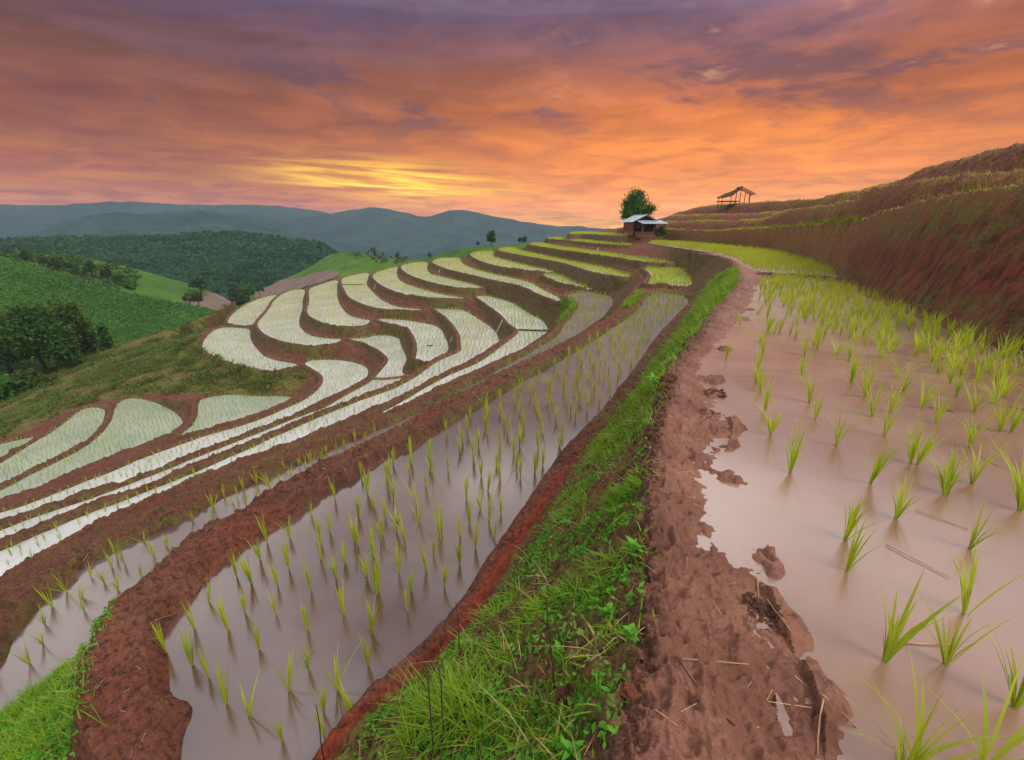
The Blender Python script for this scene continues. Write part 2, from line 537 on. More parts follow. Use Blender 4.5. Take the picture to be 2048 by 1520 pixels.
sp1 = zline("470,602,-7.9 450,615,-8.2 400,640,-8.9 300,672,-10 200,703,-11.1 100,738,-12.2 0,788,-13 -120,850,-13.6 -300,930,-14")
line_hard(sp1)
line_hard(push(sp1, 6, -4.2))
line_hard(push(sp1, 16, -12))
line_hard(zline("400,700,-8.7 330,738,-9.2 250,777,-9.6 150,807,-10 60,838,-10.5 0,866,-10.8 -150,925,-11.3"))
line_hard(zline("420,655,-8.6 330,690,-9.5 230,725,-10.3 120,765,-11.1 20,815,-11.8 -100,870,-12.2"))
line_hard(at_z(dens(T("c2 60,880 120,940 300,1020 450,1060 660,1092 850,1060"), 2), -8.05))
# ground beyond the far edge of the spur
oe = at_z(dens(T("c2 285,655 350,575 450,508 600,447 730,425 940,385 1215,298 1460,247 1690,203 c3 0,325 100,308 190,306 300,281 412,283 580,231 632,228 770,213 860,190 960,170 1100,152"), 1), -5.0)
oz = np.interp(np.arange(len(oe)) / len(oe), [0, .3, .6, .8, 1], [-7.4, -6.4, -3.8, -2.2, -.3])
oe = at_r(project(oe)[0], [np.hypot(*at_z(project(o)[0], zz)[:2]) for o, zz in zip(oe, oz)])
line_hard(push(oe, 3.5, -2.6))
line_hard(push(oe, 9, -8))
ring = np.stack([R1 * .985 * np.sin(np.linspace(R(-68), R(4), 200)), R1 * .985 * np.cos(np.linspace(R(-68), R(4), 200)), np.linspace(-30, -16, 200)], 1)
line_hard(ring)
# waterfall gully / ledge under the lowest lobe
line_hard(at_z(dens(T("c6 1010,200 1140,170 1300,172 1420,178 1520,165"), 2), -8.55))
line_hard(at_z(dens(T("c6 720,185 800,190 870,200 960,215"), 2), -8.75))

# harmonic fill between everything that is fixed
def fill(h):
    lv = []
    cur_v = np.nan_to_num(h)
    cur_m = ~np.isnan(h)
    cur_v = np.where(cur_m, cur_v, 0.0)
    lv.append((cur_v, cur_m))
    while min(cur_v.shape) > 12:
        a, b = cur_v.shape
        a2, b2 = (a + 1) // 2, (b + 1) // 2
        vv = np.zeros((a2 * 2, b2 * 2))
        mm = np.zeros((a2 * 2, b2 * 2))
        vv[:a, :b] = cur_v * cur_m
        mm[:a, :b] = cur_m
        sv = vv.reshape(a2, 2, b2, 2).sum((1, 3))
        sm = mm.reshape(a2, 2, b2, 2).sum((1, 3))
        cur_m = sm > 0
        cur_v = np.where(cur_m, sv / np.maximum(sm, 1), 0)
        lv.append((cur_v, cur_m))
    wl, wt = 1.0 / dl ** 2, 1.0 / dt ** 2
    s = 2 * (wl + wt)
    u = np.where(lv[-1][1], lv[-1][0], lv[-1][0][lv[-1][1]].mean())
    for n, (v, m) in enumerate(reversed(lv)):
        if n:
            a, b = v.shape
            u = np.repeat(np.repeat(u, 2, 0), 2, 1)[:a, :b]
            u = np.where(m, v, u)
        for _ in range(160 if n < 6 else 45):
            e = np.pad(u, 1, mode='edge')
            w = (wl * (e[:-2, 1:-1] + e[2:, 1:-1]) + wt * (e[1:-1, :-2] + e[1:-1, 2:])) / s
            u = np.where(m, v, w)
    return u


Z = fill(hard)
wet = np.zeros((NR, NA))                        # 1 inside any paddy
shore = np.full((NR, NA), 9.0)                  # distance to the closest paddy
for nm in names:
    p = pads[nm]
    v = shore[p['sl']]
    np.minimum(v, p['sd'], out=v)
# little earth walls round every paddy (only stand out where the ground falls away)
BW = {'M': (.44, .15), 'L0': (.0, .01), 'L1': (.05, .05), 'B6': (.30, .13), 'B4': (.28, .13), 'B5': (.25, .13), 'B2': (.25, .13), 'B1': (.28, .13), 'B0': (.30, .14), 'C0': (.30, .14), 'D0': (.30, .14)}
inside = owner >= 0
for nm in order:
    p = pads[nm]
    w, hh = BW.get(nm, (.26, .13))
    sd = p['sd'] + .06 * fbm(GX[p['sl']], GY[p['sl']], .7, 2)
    prof = p['z'] + hh * np.clip(sd / .10, 0, 1) - np.clip(sd - w, 0, None) * 2.4
    v = Z[p['sl']]
    k = names.index(nm)
    oo = owner[p['sl']]
    zo = np.nan_to_num(zmap[p['sl']], nan=-99)
    m = (p['sd'] > 0) & (p['sd'] < 2.0) & (prof > v) & ((oo < 0) | (zo < p['z'] - .25))
    v[m] = prof[m]
# natural roughness
pdc, _ = seg_dist(GX, GY, np.array([(p[0] + .34 + .012 * p[1], p[1]) for p in path_edge]), False)
on_path = np.clip(1.3 - pdc / .42, 0, 1) * (RR[:, None] < 30)
ped, _ = seg_dist(GX, GY, path_edge[:, :2], False)
rim = np.exp(-(ped / .085) ** 2) * (RR[:, None] < 9)
n_big = fbm(GX, GY, 1.6, 3)
n_mid = fbm(GX, GY, .34, 4, .6)
n_fine = fbm(GX, GY, .06, 3, .6)
land = np.clip(shore / .12, 0, 1)
gz = np.abs(np.gradient(Z, axis=0) / (RR[:, None] * dl))
steep = np.clip(gz, 0, 1)
n_sharp = np.abs(fbm(GX + 5, GY - 3, .16, 4, .65))
Z += rim * (n_fine * .05 + np.abs(n_mid) * .05)
n_mid *= 1 - .55 * on_path
Z += land * (n_mid * (.06 + .11 * steep) + n_big * .06 * np.clip(shore / .5, 0, 1) - (n_sharp - .12) * .05 * (1 - .6 * on_path)) + np.clip(land + .15, 0, 1) * n_fine * .042
sh0 = np.exp(-((shore + .12) / .22) ** 2) * ((owner == 0) | (owner < 0))
p0 = pads['L0']
near0 = np.zeros_like(Z)
near0[p0['sl']] = np.exp(-((p0['sd'] + .05) / .22) ** 2)
near0 *= (GX < .35 * GY + 3.2) & (RR[:, None] < 14)
Z += near0 * (n_mid * .04 + n_fine * .012 - .004)
# trodden mud of the path slopes gently into the water with lumps standing clear of it
for k_, (u_, v_, an) in enumerate(((1370, 1330, .2), (1440, 1240, .1), (1360, 1150, .3), (1400, 1060, .1), (1350, 985, .25), (1375, 900, .2), (1350, 845, .3), (1372, 800, .3), (1480, 1460, .1), (1380, 1470, .3), (1400, 740, .3), (1430, 700, .3))):
    c0 = at_z(np.array([u_, v_], float), 0.06)
    ex, ey = GX - c0[0], GY - c0[1]
    al_, bl_ = ex * math.cos(an) - ey * math.sin(an), ex * math.sin(an) + ey * math.cos(an)
    dd = (al_ / .045) ** 2 + (bl_ / .115) ** 2
    Z -= .022 * np.exp(-dd ** 2) * (owner < 0) - .010 * np.exp(-(np.sqrt(dd) - 1.35) ** 2 / .06) * (owner < 0)
lump = np.zeros_like(Z)
for u_, v_, a_, h_ in ((1540, 1112, .085, .06), (1550, 1140, .06, .05), (1465, 958, .10, .045), (1490, 972, .06, .035), (1450, 852, .14, .07), (1440, 882, .12, .06), (1428, 790, .10, .05), (1433, 762, .13, .06), (1452, 700, .10, .05), (1520, 1225, .12, .05), (1548, 1245, .10, .05),
                       (1600, 1395, .12, .045), (1620, 1420, .08, .04), (1490, 640, .12, .05), (1505, 620, .1, .04)):
    c0 = at_z(np.array([u_, v_], float), 0.0)
    dd = ((GX - c0[0]) ** 2 + (GY - c0[1]) ** 2) / a_ ** 2
    lump = np.maximum(lump, (h_ + .06) * np.exp(-dd * 1.2))
lump *= np.clip(1 + .7 * n_mid + .9 * n_fine, .3, 1.8) * (owner == 0)
Z = np.where(owner == 0, np.minimum(Z + lump, np.maximum(Z, .04 + .05 * n_mid + .035 * n_fine)), Z)


def hgt(x, y):
    i, j = to_ij(np.stack([x, y], -1))
    i = np.clip(i, 0, NR - 1.001)
    j = np.clip(j, 0, NA - 1.001)
    a = i.astype(int)
    b = j.astype(int)
    fi, fj = i - a, j - b
    return (Z[a, b] * (1 - fj) + Z[a, b + 1] * fj) * (1 - fi) + (Z[a + 1, b] * (1 - fj) + Z[a + 1, b + 1] * fj) * fi


def slot(arr, x, y):
    i, j = to_ij(np.stack([x, y], -1))
    return arr[np.clip(np.round(i).astype(int), 0, NR - 1), np.clip(np.round(j).astype(int), 0, NA - 1)]


# ------------------------------------------------------------------ object helpers
def meta(o, label=None, cat=None, group=None, kind=None):
    if label:
        o['label'] = label
    if cat:
        o['category'] = cat
    if group:
        o['group'] = group
    if kind:
        o['kind'] = kind
    return o


def mesh_np(name, verts, faces, mat, parent=None, smooth=False, mats=None, midx=None):
    me = bpy.data.meshes.new(name)
    verts = np.asarray(verts, np.float32)
    faces = np.asarray(faces, np.int32)
    n, k = faces.shape
    me.vertices.add(len(verts))
    me.vertices.foreach_set('co', verts.ravel())
    me.loops.add(n * k)
    me.loops.foreach_set('vertex_index', faces.ravel())
    me.polygons.add(n)
    me.polygons.foreach_set('loop_start', np.arange(0, n * k, k, dtype=np.int32))
    if smooth:
        me.polygons.foreach_set('use_smooth', np.ones(n, bool))
    me.materials.append(mat)
    me.update(calc_edges=True)
    me.validate()
    o = bpy.data.objects.new(name, me)
    C.objects.link(o)
    if parent is not None:
        o.parent = parent
    return o


def attr(o, name, vals):
    a = o.data.attributes.new(name, 'FLOAT', 'POINT')
    a.data.foreach_set('value', np.asarray(vals, np.float32).ravel())


def grid_faces(a, b):
    i = np.arange(a - 1)[:, None] * b + np.arange(b - 1)[None, :]
    return np.stack([i, i + 1, i + b + 1, i + b], -1).reshape(-1, 4)


def empty(name, loc, rz=0.0):
    o = bpy.data.objects.new(name, None)
    o.empty_display_size = .3
    C.objects.link(o)
    o.location = loc
    o.rotation_euler = (0, 0, rz)
    return o


def material(name):
    m = bpy.data.materials.new(name)
    m.use_nodes = True
    t = NT(m.node_tree)
    return m, t, m.node_tree.nodes['Principled BSDF']


def obj_vec(t):
    g = t.new('ShaderNodeNewGeometry')
    return g.outputs['Position'], g


def bump(t, b, h, strength, dist):
    n = t.new('ShaderNodeBump')
    n.inputs['Strength'].default_value = strength
    n.inputs['Distance'].default_value = dist
    t.l.new(h, n.inputs['Height'])
    t.l.new(n.outputs[0], b.inputs['Normal'])


def get_attr(t, name):
    a = t.new('ShaderNodeAttribute')
    a.attribute_name = name
    return a.outputs['Fac']


# ------------------------------------------------------------------ materials of the ground
def soil_material():
    m, t, b = material('red earth')
    P, g = obj_vec(t)
    big = t.noise(P, .55, 5, .6)
    mid = t.noise(P, 3.1, 6, .65)
    fin = t.noise(P, 21, 6, .7)
    vf = t.noise(P, 110, 4, .7)
    base = t.mix(t.rng(mid, .3, .7), lin(100, 60, 43), lin(134, 84, 63))
    base = t.mix(t.rng(big, .35, .7), base, lin(112, 56, 36))
    base = t.mix(t.math('MULTIPLY', t.rng(fin, .5, .75), .55), base, lin(156, 100, 78))
    base = t.mix(t.math('MULTIPLY', t.rng(fin, .52, .36), .85), base, lin(52, 31, 24))
    base = t.mix(t.math('MULTIPLY', t.rng(vf, .52, .34), .65), base, lin(60, 36, 28))
    # trodden wet path
    path = get_attr(t, 'path')
    pc = t.mix(t.rng(mid, .32, .68), lin(124, 80, 62), lin(160, 112, 92))
    pc = t.mix(t.math('MULTIPLY', t.rng(big, .5, .62), .5), pc, lin(104, 64, 50))
    pc = t.mix(t.math('MULTIPLY', t.rng(fin, .5, .3), .55), pc, lin(96, 58, 46))
    base = t.mix(path, base, pc)
    base = t.mix(t.math('MULTIPLY', get_attr(t, 'rim'), t.rng(fin, .62, .42)), base, t.mix(t.rng(vf, .35, .65), lin(50, 30, 24), lin(92, 58, 44)))
    # fresh red cut
    red = get_attr(t, 'red')
    base = t.mix(red, base, t.mix(t.rng(fin, .3, .7), lin(108, 42, 28), lin(158, 70, 46)))
    # dark streaked riser earth
    ris = get_attr(t, 'riser')
    mp = t.new('ShaderNodeMapping')
    mp.inputs['Scale'].default_value = (5, 5, .7)
    t.l.new(P, mp.inputs[0])
    stn = t.noise(mp.outputs[0], 1.5, 6, .65)
    rc = t.mix(t.rng(stn, .4, .6), lin(52, 31, 21), lin(96, 58, 40))
    rc = t.mix(get_attr(t, 'hill'), rc, t.mix(t.rng(stn, .38, .62), lin(72, 36, 25), lin(128, 68, 46)))
    base = t.mix(t.math('MULTIPLY', ris, .75), base, rc)
    base = t.mix(t.math('MULTIPLY', get_attr(t, 'rede'), .8), base, t.mix(t.rng(stn, .38, .62), lin(72, 28, 22), lin(124, 50, 38)))
    base = t.mix(t.math('MULTIPLY', get_attr(t, 'lip'), .7), base, t.mix(t.rng(fin, .35, .65), lin(120, 76, 52), lin(164, 116, 82)))
    # moss and low weeds
    gr = get_attr(t, 'green')
    gm = t.math('MULTIPLY', gr, t.rng(t.math('ADD', t.math('MULTIPLY', mid, .6), t.math('MULTIPLY', fin, .4)), .40, .58), clamp=True)
    gc = t.mix(t.rng(fin, .3, .7), lin(58, 84, 22), lin(112, 138, 40))
    gc = t.mix(t.rng(big, .35, .65), gc, lin(104, 96, 44))
    base = t.mix(gm, base, gc)
    wt = get_attr(t, 'damp')
    t.l.new(base, b.inputs['Base Color'])
    t.put(b.inputs['Roughness'], t.math('SUBTRACT', .9, t.math('MULTIPLY', wt, t.rng(mid, .32, .6, .42, .68))))
    b.inputs['Specular IOR Level'].default_value = .35
    h = t.math('ADD', t.math('MULTIPLY', fin, .6), t.math('MULTIPLY', vf, .25))
    bump(t, b, h, .9, .035)
    return m


def water_material(name, near, far_, rough, spec, ior, mott=.0, scale=1.2, wind=None):
    m, t, b = material(name)
    P, g = obj_vec(t)
    n1 = t.noise(P, scale, 5, .55, .4)
    n2 = t.noise(P, scale * 5, 5, .6, .6)
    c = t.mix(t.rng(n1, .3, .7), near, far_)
    if mott:
        c = t.mix(t.math('MULTIPLY', t.rng(n2, .5, .72), mott), c, lin(96, 62, 58))
    t.l.new(c, b.inputs['Base Color'])
    b.inputs['Roughness'].default_value = rough
    if wind:                                    # open water away from the sheltering bank is ruffled by the wind
        sp_ = t.new('ShaderNodeSeparateXYZ')
        t.l.new(P, sp_.inputs[0])
        t.put(b.inputs['Roughness'], t.math('ADD', t.rng(sp_.outputs[1], wind[0], wind[1], rough, wind[2]), t.math('MULTIPLY', t.math('SUBTRACT', n1, .5), .08)))
    b.inputs['Specular IOR Level'].default_value = spec
    b.inputs['IOR'].default_value = ior
    return m


M_SOIL = soil_material()
WM = {
 'upper': water_material('silty brown water', lin(132, 94, 74), lin(148, 112, 94), .24, .5, 2.6, wind=(4, 13, .56)),
 'main': water_material('thin brown water', lin(74, 50, 43), lin(98, 71, 62), .15, .5, 2.2, .6, .8, wind=(5, 14, .6)),
 'strip': water_material('dull grey water', lin(84, 62, 58), lin(110, 90, 86), .18, .5, 2.0, .3, .6, wind=(6, 15, .6)),
 'silver': water_material('sky-silvered shallow water', lin(176, 179, 174), lin(198, 200, 196), .25, .5, 1.75, .05, .6),  # silver sheen of the sky painted into the base colour
 'pale': water_material('sky-whitened water', lin(180, 184, 178), lin(202, 204, 200), .27, .5, 1.6, 0, .4),  # white sky reflection put into the diffuse colour, not left to the gloss
 'green': water_material('sky-whitened green water', lin(142, 156, 138), lin(164, 174, 156), .3, .5, 1.6, 0, .4),  # greenish water, the sky's pale reflection painted into its colour
}

# ------------------------------------------------------------------ ground sheet
verts = np.stack([GX, GY, Z], -1).reshape(-1, 3)
ground = mesh_np('terraced_ground', verts, grid_faces(NR, NA)[:, ::-1], M_SOIL, smooth=True)
meta(ground, kind='structure')
gzr = np.gradient(Z, axis=0) / (RR[:, None] * dl)
gzt = np.gradient(Z, axis=1) / (RR[:, None] * dt)
slope = np.hypot(gzr, gzt)


def poly_mask(s, z=None, soft=.0):
    """mask of grid cells whose picture position falls in a traced outline"""
    uv, zc = project(np.stack([GX, GY, Z], -1))
    q = chaikin(T(s), True, 2)
    _, ins = seg_dist(uv[..., 0], uv[..., 1], q)
    return ins & (zc > .1)


def blur(a, n=2):
    for _ in range(n):
        e = np.pad(a, 1, mode='edge')
        a = (e[:-2, 1:-1] + e[2:, 1:-1] + e[1:-1, :-2] + e[1:-1, 2:] + 2 * e[1:-1, 1:-1]) / 6
    return a


pd, _ = seg_dist(GX, GY, np.array([(p[0] + .30 + .012 * p[1], p[1]) for p in path_edge]), False)
path_w = np.clip(1.25 - pd / .42, 0, 1) * (Z > -.06)
path_w[owner == 0] = np.maximum(path_w[owner == 0], .9)
md, _ = seg_dist(GX, GY, at_z(dens(mb, 1), -1.3)[:, :2], False)
red_w = np.clip(1.15 - md / (.10 + .06 * np.clip(n_big + .3, 0, 1)), 0, 1) * (RR[:, None] < 9)
red_w = red_w * np.clip(1.6 - RR[:, None] / 7, 0, 1)
fd, _ = seg_dist(GX, GY, foot1[:, :2], False)
rede = np.clip(1.15 - fd / (1.1 + .5 * n_big), 0, 1) * (RR[:, None] < 40) * (owner < 0) * (GX > 0) * (path_w < .05) * (Z > .02)
lip = np.zeros_like(Z)
for q in (cr1, cr2, cr3, cr4):
    d_, _ = seg_dist(GX, GY, q[::3, :2], False)
    lip = np.maximum(lip, np.exp(-(d_ / (.10 + .006 * RR[:, None])) ** 2))
ris_w = np.clip((slope - .32) / .4, 0, 1) * (RR[:, None] > 5) * (1 - np.clip(path_w, 0, 1))
hill_w = np.clip((GX - 1.5) / .5, 0, 1) * np.clip((Z - .35) / .25, 0, 1)
ris_w = np.maximum(ris_w, .95 * hill_w)
grn = np.clip((slope - .45) * .6, 0, .58) * (1 - .65 * hill_w) * (RR[:, None] > 6)
SPUR = "p 470,598 400,635 300,668 200,700 100,735 0,785 -60,900 0,880 80,850 150,815 200,800 300,787 400,786 480,792 560,796 600,778 618,752 600,744 540,746 470,722 400,700 395,680 420,650"
grn = np.maximum(grn, blur(poly_mask(SPUR).astype(float), 4) * .95)
BANK = "p 560,1700 700,1445 800,1375 900,1290 990,1190 1030,1100 1100,1010 1160,915 1230,830 1300,740 1340,680 1390,615 1420,565 1462,535 1478,545 1460,580 1420,622 1380,680 1335,740 1318,800 1292,880 1288,1100 1282,1250 1262,1400 1220,1520 1180,1700"
bank_m = blur(poly_mask(BANK).astype(float), 2)
grn = np.maximum(grn, bank_m * .8)
RB = "p 1700,440 1760,425 1850,402 1960,380 2048,363 2300,330 2300,520 2048,500 1960,520 1900,480 1840,490 1760,500"
grn = np.maximum(grn, blur(poly_mask(RB).astype(float), 6) * .6)
grn *= (1 - np.clip(path_w, 0, 1))
attr(ground, 'path', path_w)
attr(ground, 'red', red_w)
attr(ground, 'rede', rede)
attr(ground, 'hill', hill_w)
attr(ground, 'lip', lip)
attr(ground, 'rim', np.clip(rim * 1.3, 0, 1))
attr(ground, 'riser', ris_w)
attr(ground, 'green', grn)
attr(ground, 'damp', np.clip(path_w * .9 + np.exp(-np.clip(shore, 0, 9) / .2) * .5, 0, 1))

# ------------------------------------------------------------------ water sheets
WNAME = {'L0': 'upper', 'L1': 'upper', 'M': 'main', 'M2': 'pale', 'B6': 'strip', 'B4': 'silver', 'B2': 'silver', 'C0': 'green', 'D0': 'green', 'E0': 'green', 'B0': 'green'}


def water_sheet(nm):
    """cells of the polar grid under the water line become one flat sheet"""
    p = pads[nm]
    a, b = p['sl']
    sd = p['sd']
    rmin = np.hypot(*p['poly'].T).min()
    m = sd < .13
    if nm in grow:
        m = m | grow[nm][p['sl']]
    m &= Z[p['sl']] < p['z'] + .25
    k = names.index(nm)
    oo = owner[p['sl']]
    m &= (oo == k) | (oo < 0)
    st = 2 if rmin < 12 else 1
    h_, w_ = m.shape
    ii = np.arange(0, h_, st)
    jj = np.arange(0, w_, st)
    mm = m[np.ix_(ii, jj)]
    full = mm[:-1, :-1] & mm[1:, :-1] & mm[:-1, 1:] & mm[1:, 1:]
    X = GX[p['sl']][np.ix_(ii, jj)]
    Y = GY[p['sl']][np.ix_(ii, jj)]
    f = grid_faces(len(ii), len(jj))[full.ravel()]
    used = np.unique(f)
    mp = np.full(X.size, -1)
    mp[used] = np.arange(len(used))
    v = np.stack([X.ravel()[used], Y.ravel()[used], np.full(len(used), p['z'])], 1)
    return v, mp[f][:, ::-1]


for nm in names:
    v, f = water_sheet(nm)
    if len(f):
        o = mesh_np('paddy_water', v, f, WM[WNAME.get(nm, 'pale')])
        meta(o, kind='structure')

# ------------------------------------------------------------------ mesh builder
class MB:
    def __init__(s):
        s.v = []
        s.f = []

    def add(s, v, f):
        o = len(s.v)
        s.v += [tuple(map(float, p)) for p in v]
        s.f += [tuple(int(i) + o for i in q) for q in f]

    def box(s, c, size, rot=None):
        x, y, z = (q / 2 for q in size)
        v = np.array([(a, b, d) for a in (-x, x) for b in (-y, y) for d in (-z, z)])
        if rot is not None:
            v = v @ np.asarray(rot).T
        s.add(v + np.asarray(c), [(0, 1, 3, 2), (4, 6, 7, 5), (0, 4, 5, 1), (2, 3, 7, 6), (0, 2, 6, 4), (1, 5, 7, 3)])

    def beam(s, p, q, w, h):
        """square timber from p to q"""
        p, q = np.asarray(p, float), np.asarray(q, float)
        d = q - p
        L = np.linalg.norm(d)
        d /= L
        up = np.array([0, 0, 1.]) if abs(d[2]) < .9 else np.array([0, 1., 0])
        a = np.cross(up, d)
        a /= np.linalg.norm(a)
        b = np.cross(d, a)
        s.box((p + q) / 2, (L, w, h), np.stack([d, a, b], 1))

    def tube(s, pts, rad, n=7, cap=True):
        pts = np.asarray(pts, float)
        rad = np.broadcast_to(rad, len(pts))
        rings = []
        for k in range(len(pts)):
            d = pts[min(k + 1, len(pts) - 1)] - pts[max(k - 1, 0)]
            d /= np.linalg.norm(d) + 1e-9
            up = np.array([0, 0, 1.]) if abs(d[2]) < .9 else np.array([1., 0, 0])
            a = np.cross(up, d)
            a /= np.linalg.norm(a)
            b = np.cross(d, a)
            t_ = np.linspace(0, 2 * math.pi, n, endpoint=False)
            rings.append(pts[k] + rad[k] * (np.cos(t_)[:, None] * a + np.sin(t_)[:, None] * b))
        f = []
        for k in range(len(pts) - 1):
            for i in range(n):
                j = (i + 1) % n
                f.append((k * n + i, k * n + j, (k + 1) * n + j, (k + 1) * n + i))
        if cap:
            f.append(tuple(range(n))[::-1])
            f.append(tuple(range((len(pts) - 1) * n, len(pts) * n)))
        s.add(np.vstack(rings), f)

    def sheet(s, nu, nv, fn, thick):
        """a sheet fn(u, v) -> point with real thickness (below it)"""
        top = np.array([fn(u, v) for u in np.linspace(0, 1, nu) for v in np.linspace(0, 1, nv)])
        bot = top - np.array([0, 0, thick])
        q = grid_faces(nu, nv)
        n = len(top)
        f = [tuple(a) for a in q] + [tuple(a[::-1] + n) for a in q]
        edge = [i for i in range(nv)] + [i * nv + nv - 1 for i in range(1, nu)] + [(nu - 1) * nv + i for i in range(nv - 2, -1, -1)] + [i * nv for i in range(nu - 2, 0, -1)]
        for a, b in zip(edge, edge[1:] + edge[:1]):
            f.append((b, a, a + n, b + n))
        s.add(np.vstack([top, bot]), f)

    def build(s, name, mat, parent=None, loc=None, smooth=False):
        me = bpy.data.meshes.new(name)
        me.from_pydata(s.v, [], s.f)
        me.materials.append(mat)
        if smooth:
            for p in me.polygons:
                p.use_smooth = True
        me.update()
        o = bpy.data.objects.new(name, me)
        C.objects.link(o)
        if parent is not None:
            o.parent = parent
        if loc is not None:
            o.location = loc
        return o


# ------------------------------------------------------------------ more materials
def leaf_material(name, a, b_, var=6.0, trans=.35, rough=.55, third=None):
    m, t, b = material(name)
    P, g = obj_vec(t)
    n = t.noise(P, var, 3, .6)
    c = t.mix(t.rng(n, .32, .68), a, b_)
    ri = g.outputs['Random Per Island']
    c = t.mix(t.math('MULTIPLY', ri, .45), c, third or b_)
    t.l.new(c, b.inputs['Base Color'])
    b.inputs['Roughness'].default_value = rough
    b.inputs['Specular IOR Level'].default_value = .3
    tr = t.new('ShaderNodeBsdfTranslucent')
    t.l.new(c, tr.inputs[0])
    mx = t.new('ShaderNodeMixShader')
    mx.inputs[0].default_value = trans
    t.l.new(b.outputs[0], mx.inputs[1])
    t.l.new(tr.outputs[0], mx.inputs[2])
    o = t.n['Material Output']
    t.l.new(mx.outputs[0], o.inputs[0])
    return m


def plain_material(name, a, b_, scale=8.0, rough=.8, bumps=.4, dist=.01, stretch=(1, 1, 1), spec=.3, metal=0.0):
    m, t, b = material(name)
    tc = t.new('ShaderNodeTexCoord')
    mp = t.new('ShaderNodeMapping')
    mp.inputs['Scale'].default_value = stretch
    t.l.new(tc.outputs['Object'], mp.inputs[0])
    n = t.noise(mp.outputs[0], scale, 6, .65)
    t.l.new(t.mix(t.rng(n, .3, .7), a, b_), b.inputs['Base Color'])
    b.inputs['Roughness'].default_value = rough
    b.inputs['Metallic'].default_value = metal
    b.inputs['Specular IOR Level'].default_value = spec
    bump(t, b, n, bumps, dist)
    return m


M_RICE = leaf_material('rice blade', lin(150, 176, 26), lin(190, 204, 44), 3.0, .45, .5, lin(204, 206, 84))
M_RICEFAR = leaf_material('dense rice', lin(156, 176, 28), lin(192, 200, 48), .5, .45, .6, lin(200, 204, 84))
M_GRASS = leaf_material('bank grass', lin(82, 138, 18), lin(132, 172, 32), 1.6, .42, .5, lin(168, 184, 60))
M_WEED = leaf_material('broad weed leaf', lin(72, 142, 34), lin(118, 180, 56), 7.0, .35, .45)
M_DRY = plain_material('dry straw', lin(150, 112, 78), lin(204, 168, 128), 14, .8)
M_DARKSTEM = plain_material('dead stalk', lin(52, 38, 34), lin(84, 62, 52), 20, .9)
M_TREE = leaf_material('tree leaf', lin(50, 96, 30), lin(90, 140, 48), .9, .3, .6, lin(80, 112, 40))
M_TREEDK = leaf_material('dark tree leaf', lin(46, 80, 28), lin(78, 116, 42), .9, .4, .6, lin(94, 126, 54))
M_TREELT = leaf_material('light tree leaf', lin(52, 78, 22), lin(86, 108, 36), .7, .3, .6, lin(72, 96, 34))
M_BARK = plain_material('bark', lin(70, 54, 42), lin(110, 92, 74), 9, .9, .8, .03, (1, 1, .3))
M_TIN = plain_material('weathered tin', lin(150, 160, 172), lin(196, 202, 210), 3, .45, .2, .01, (1, 1, 1), .5, .35)
M_PLANK = plain_material('old plank', lin(96, 60, 42), lin(150, 98, 70), 5, .85, .5, .01, (.4, 3, 6))
M_POST = plain_material('grey post', lin(70, 54, 46), lin(112, 92, 80), 6, .9, .4, .01, (2, 2, .4))
M_THATCH = plain_material('thatch', lin(66, 48, 40), lin(104, 80, 64), 12, .95, .8, .03, (1, 4, 1))
M_DARKWALL = plain_material('dark board', lin(44, 32, 26), lin(78, 54, 42), 6, .9, .4, .01, (.4, 4, 4))
M_PIPE = plain_material('pale pipe', lin(196, 188, 176), lin(226, 220, 208), 12, .5, .1)

# ------------------------------------------------------------------ far country: valley floor and hills
def forest_ground(name, a, b_, c_, scale):
    m, t, b = material(name)
    P, g = obj_vec(t)
    n = t.noise(P, scale, 6, .65)
    n2 = t.noise(P, scale * 7, 5, .7)
    c = t.mix(t.rng(n, .35, .65), a, b_)
    c = t.mix(t.math('MULTIPLY', t.rng(n2, .45, .7), .7), c, c_)
    t.l.new(c, b.inputs['Base Color'])
    b.inputs['Roughness'].default_value = .95
    b.inputs['Specular IOR Level'].default_value = .1
    bump(t, b, n2, .8, 1.2)
    return m


M_FAR = forest_ground('haze-blued forest slope', lin(44, 68, 68), lin(64, 90, 84), lin(26, 46, 48), .012)  # forest green with some of the blue haze painted in
M_FIELD = forest_ground('young crop field', lin(58, 92, 36), lin(78, 112, 44), lin(80, 70, 46), .06)
M_MEADOW = forest_ground('grassy slope', lin(70, 106, 40), lin(98, 128, 48), lin(50, 78, 34), .03)


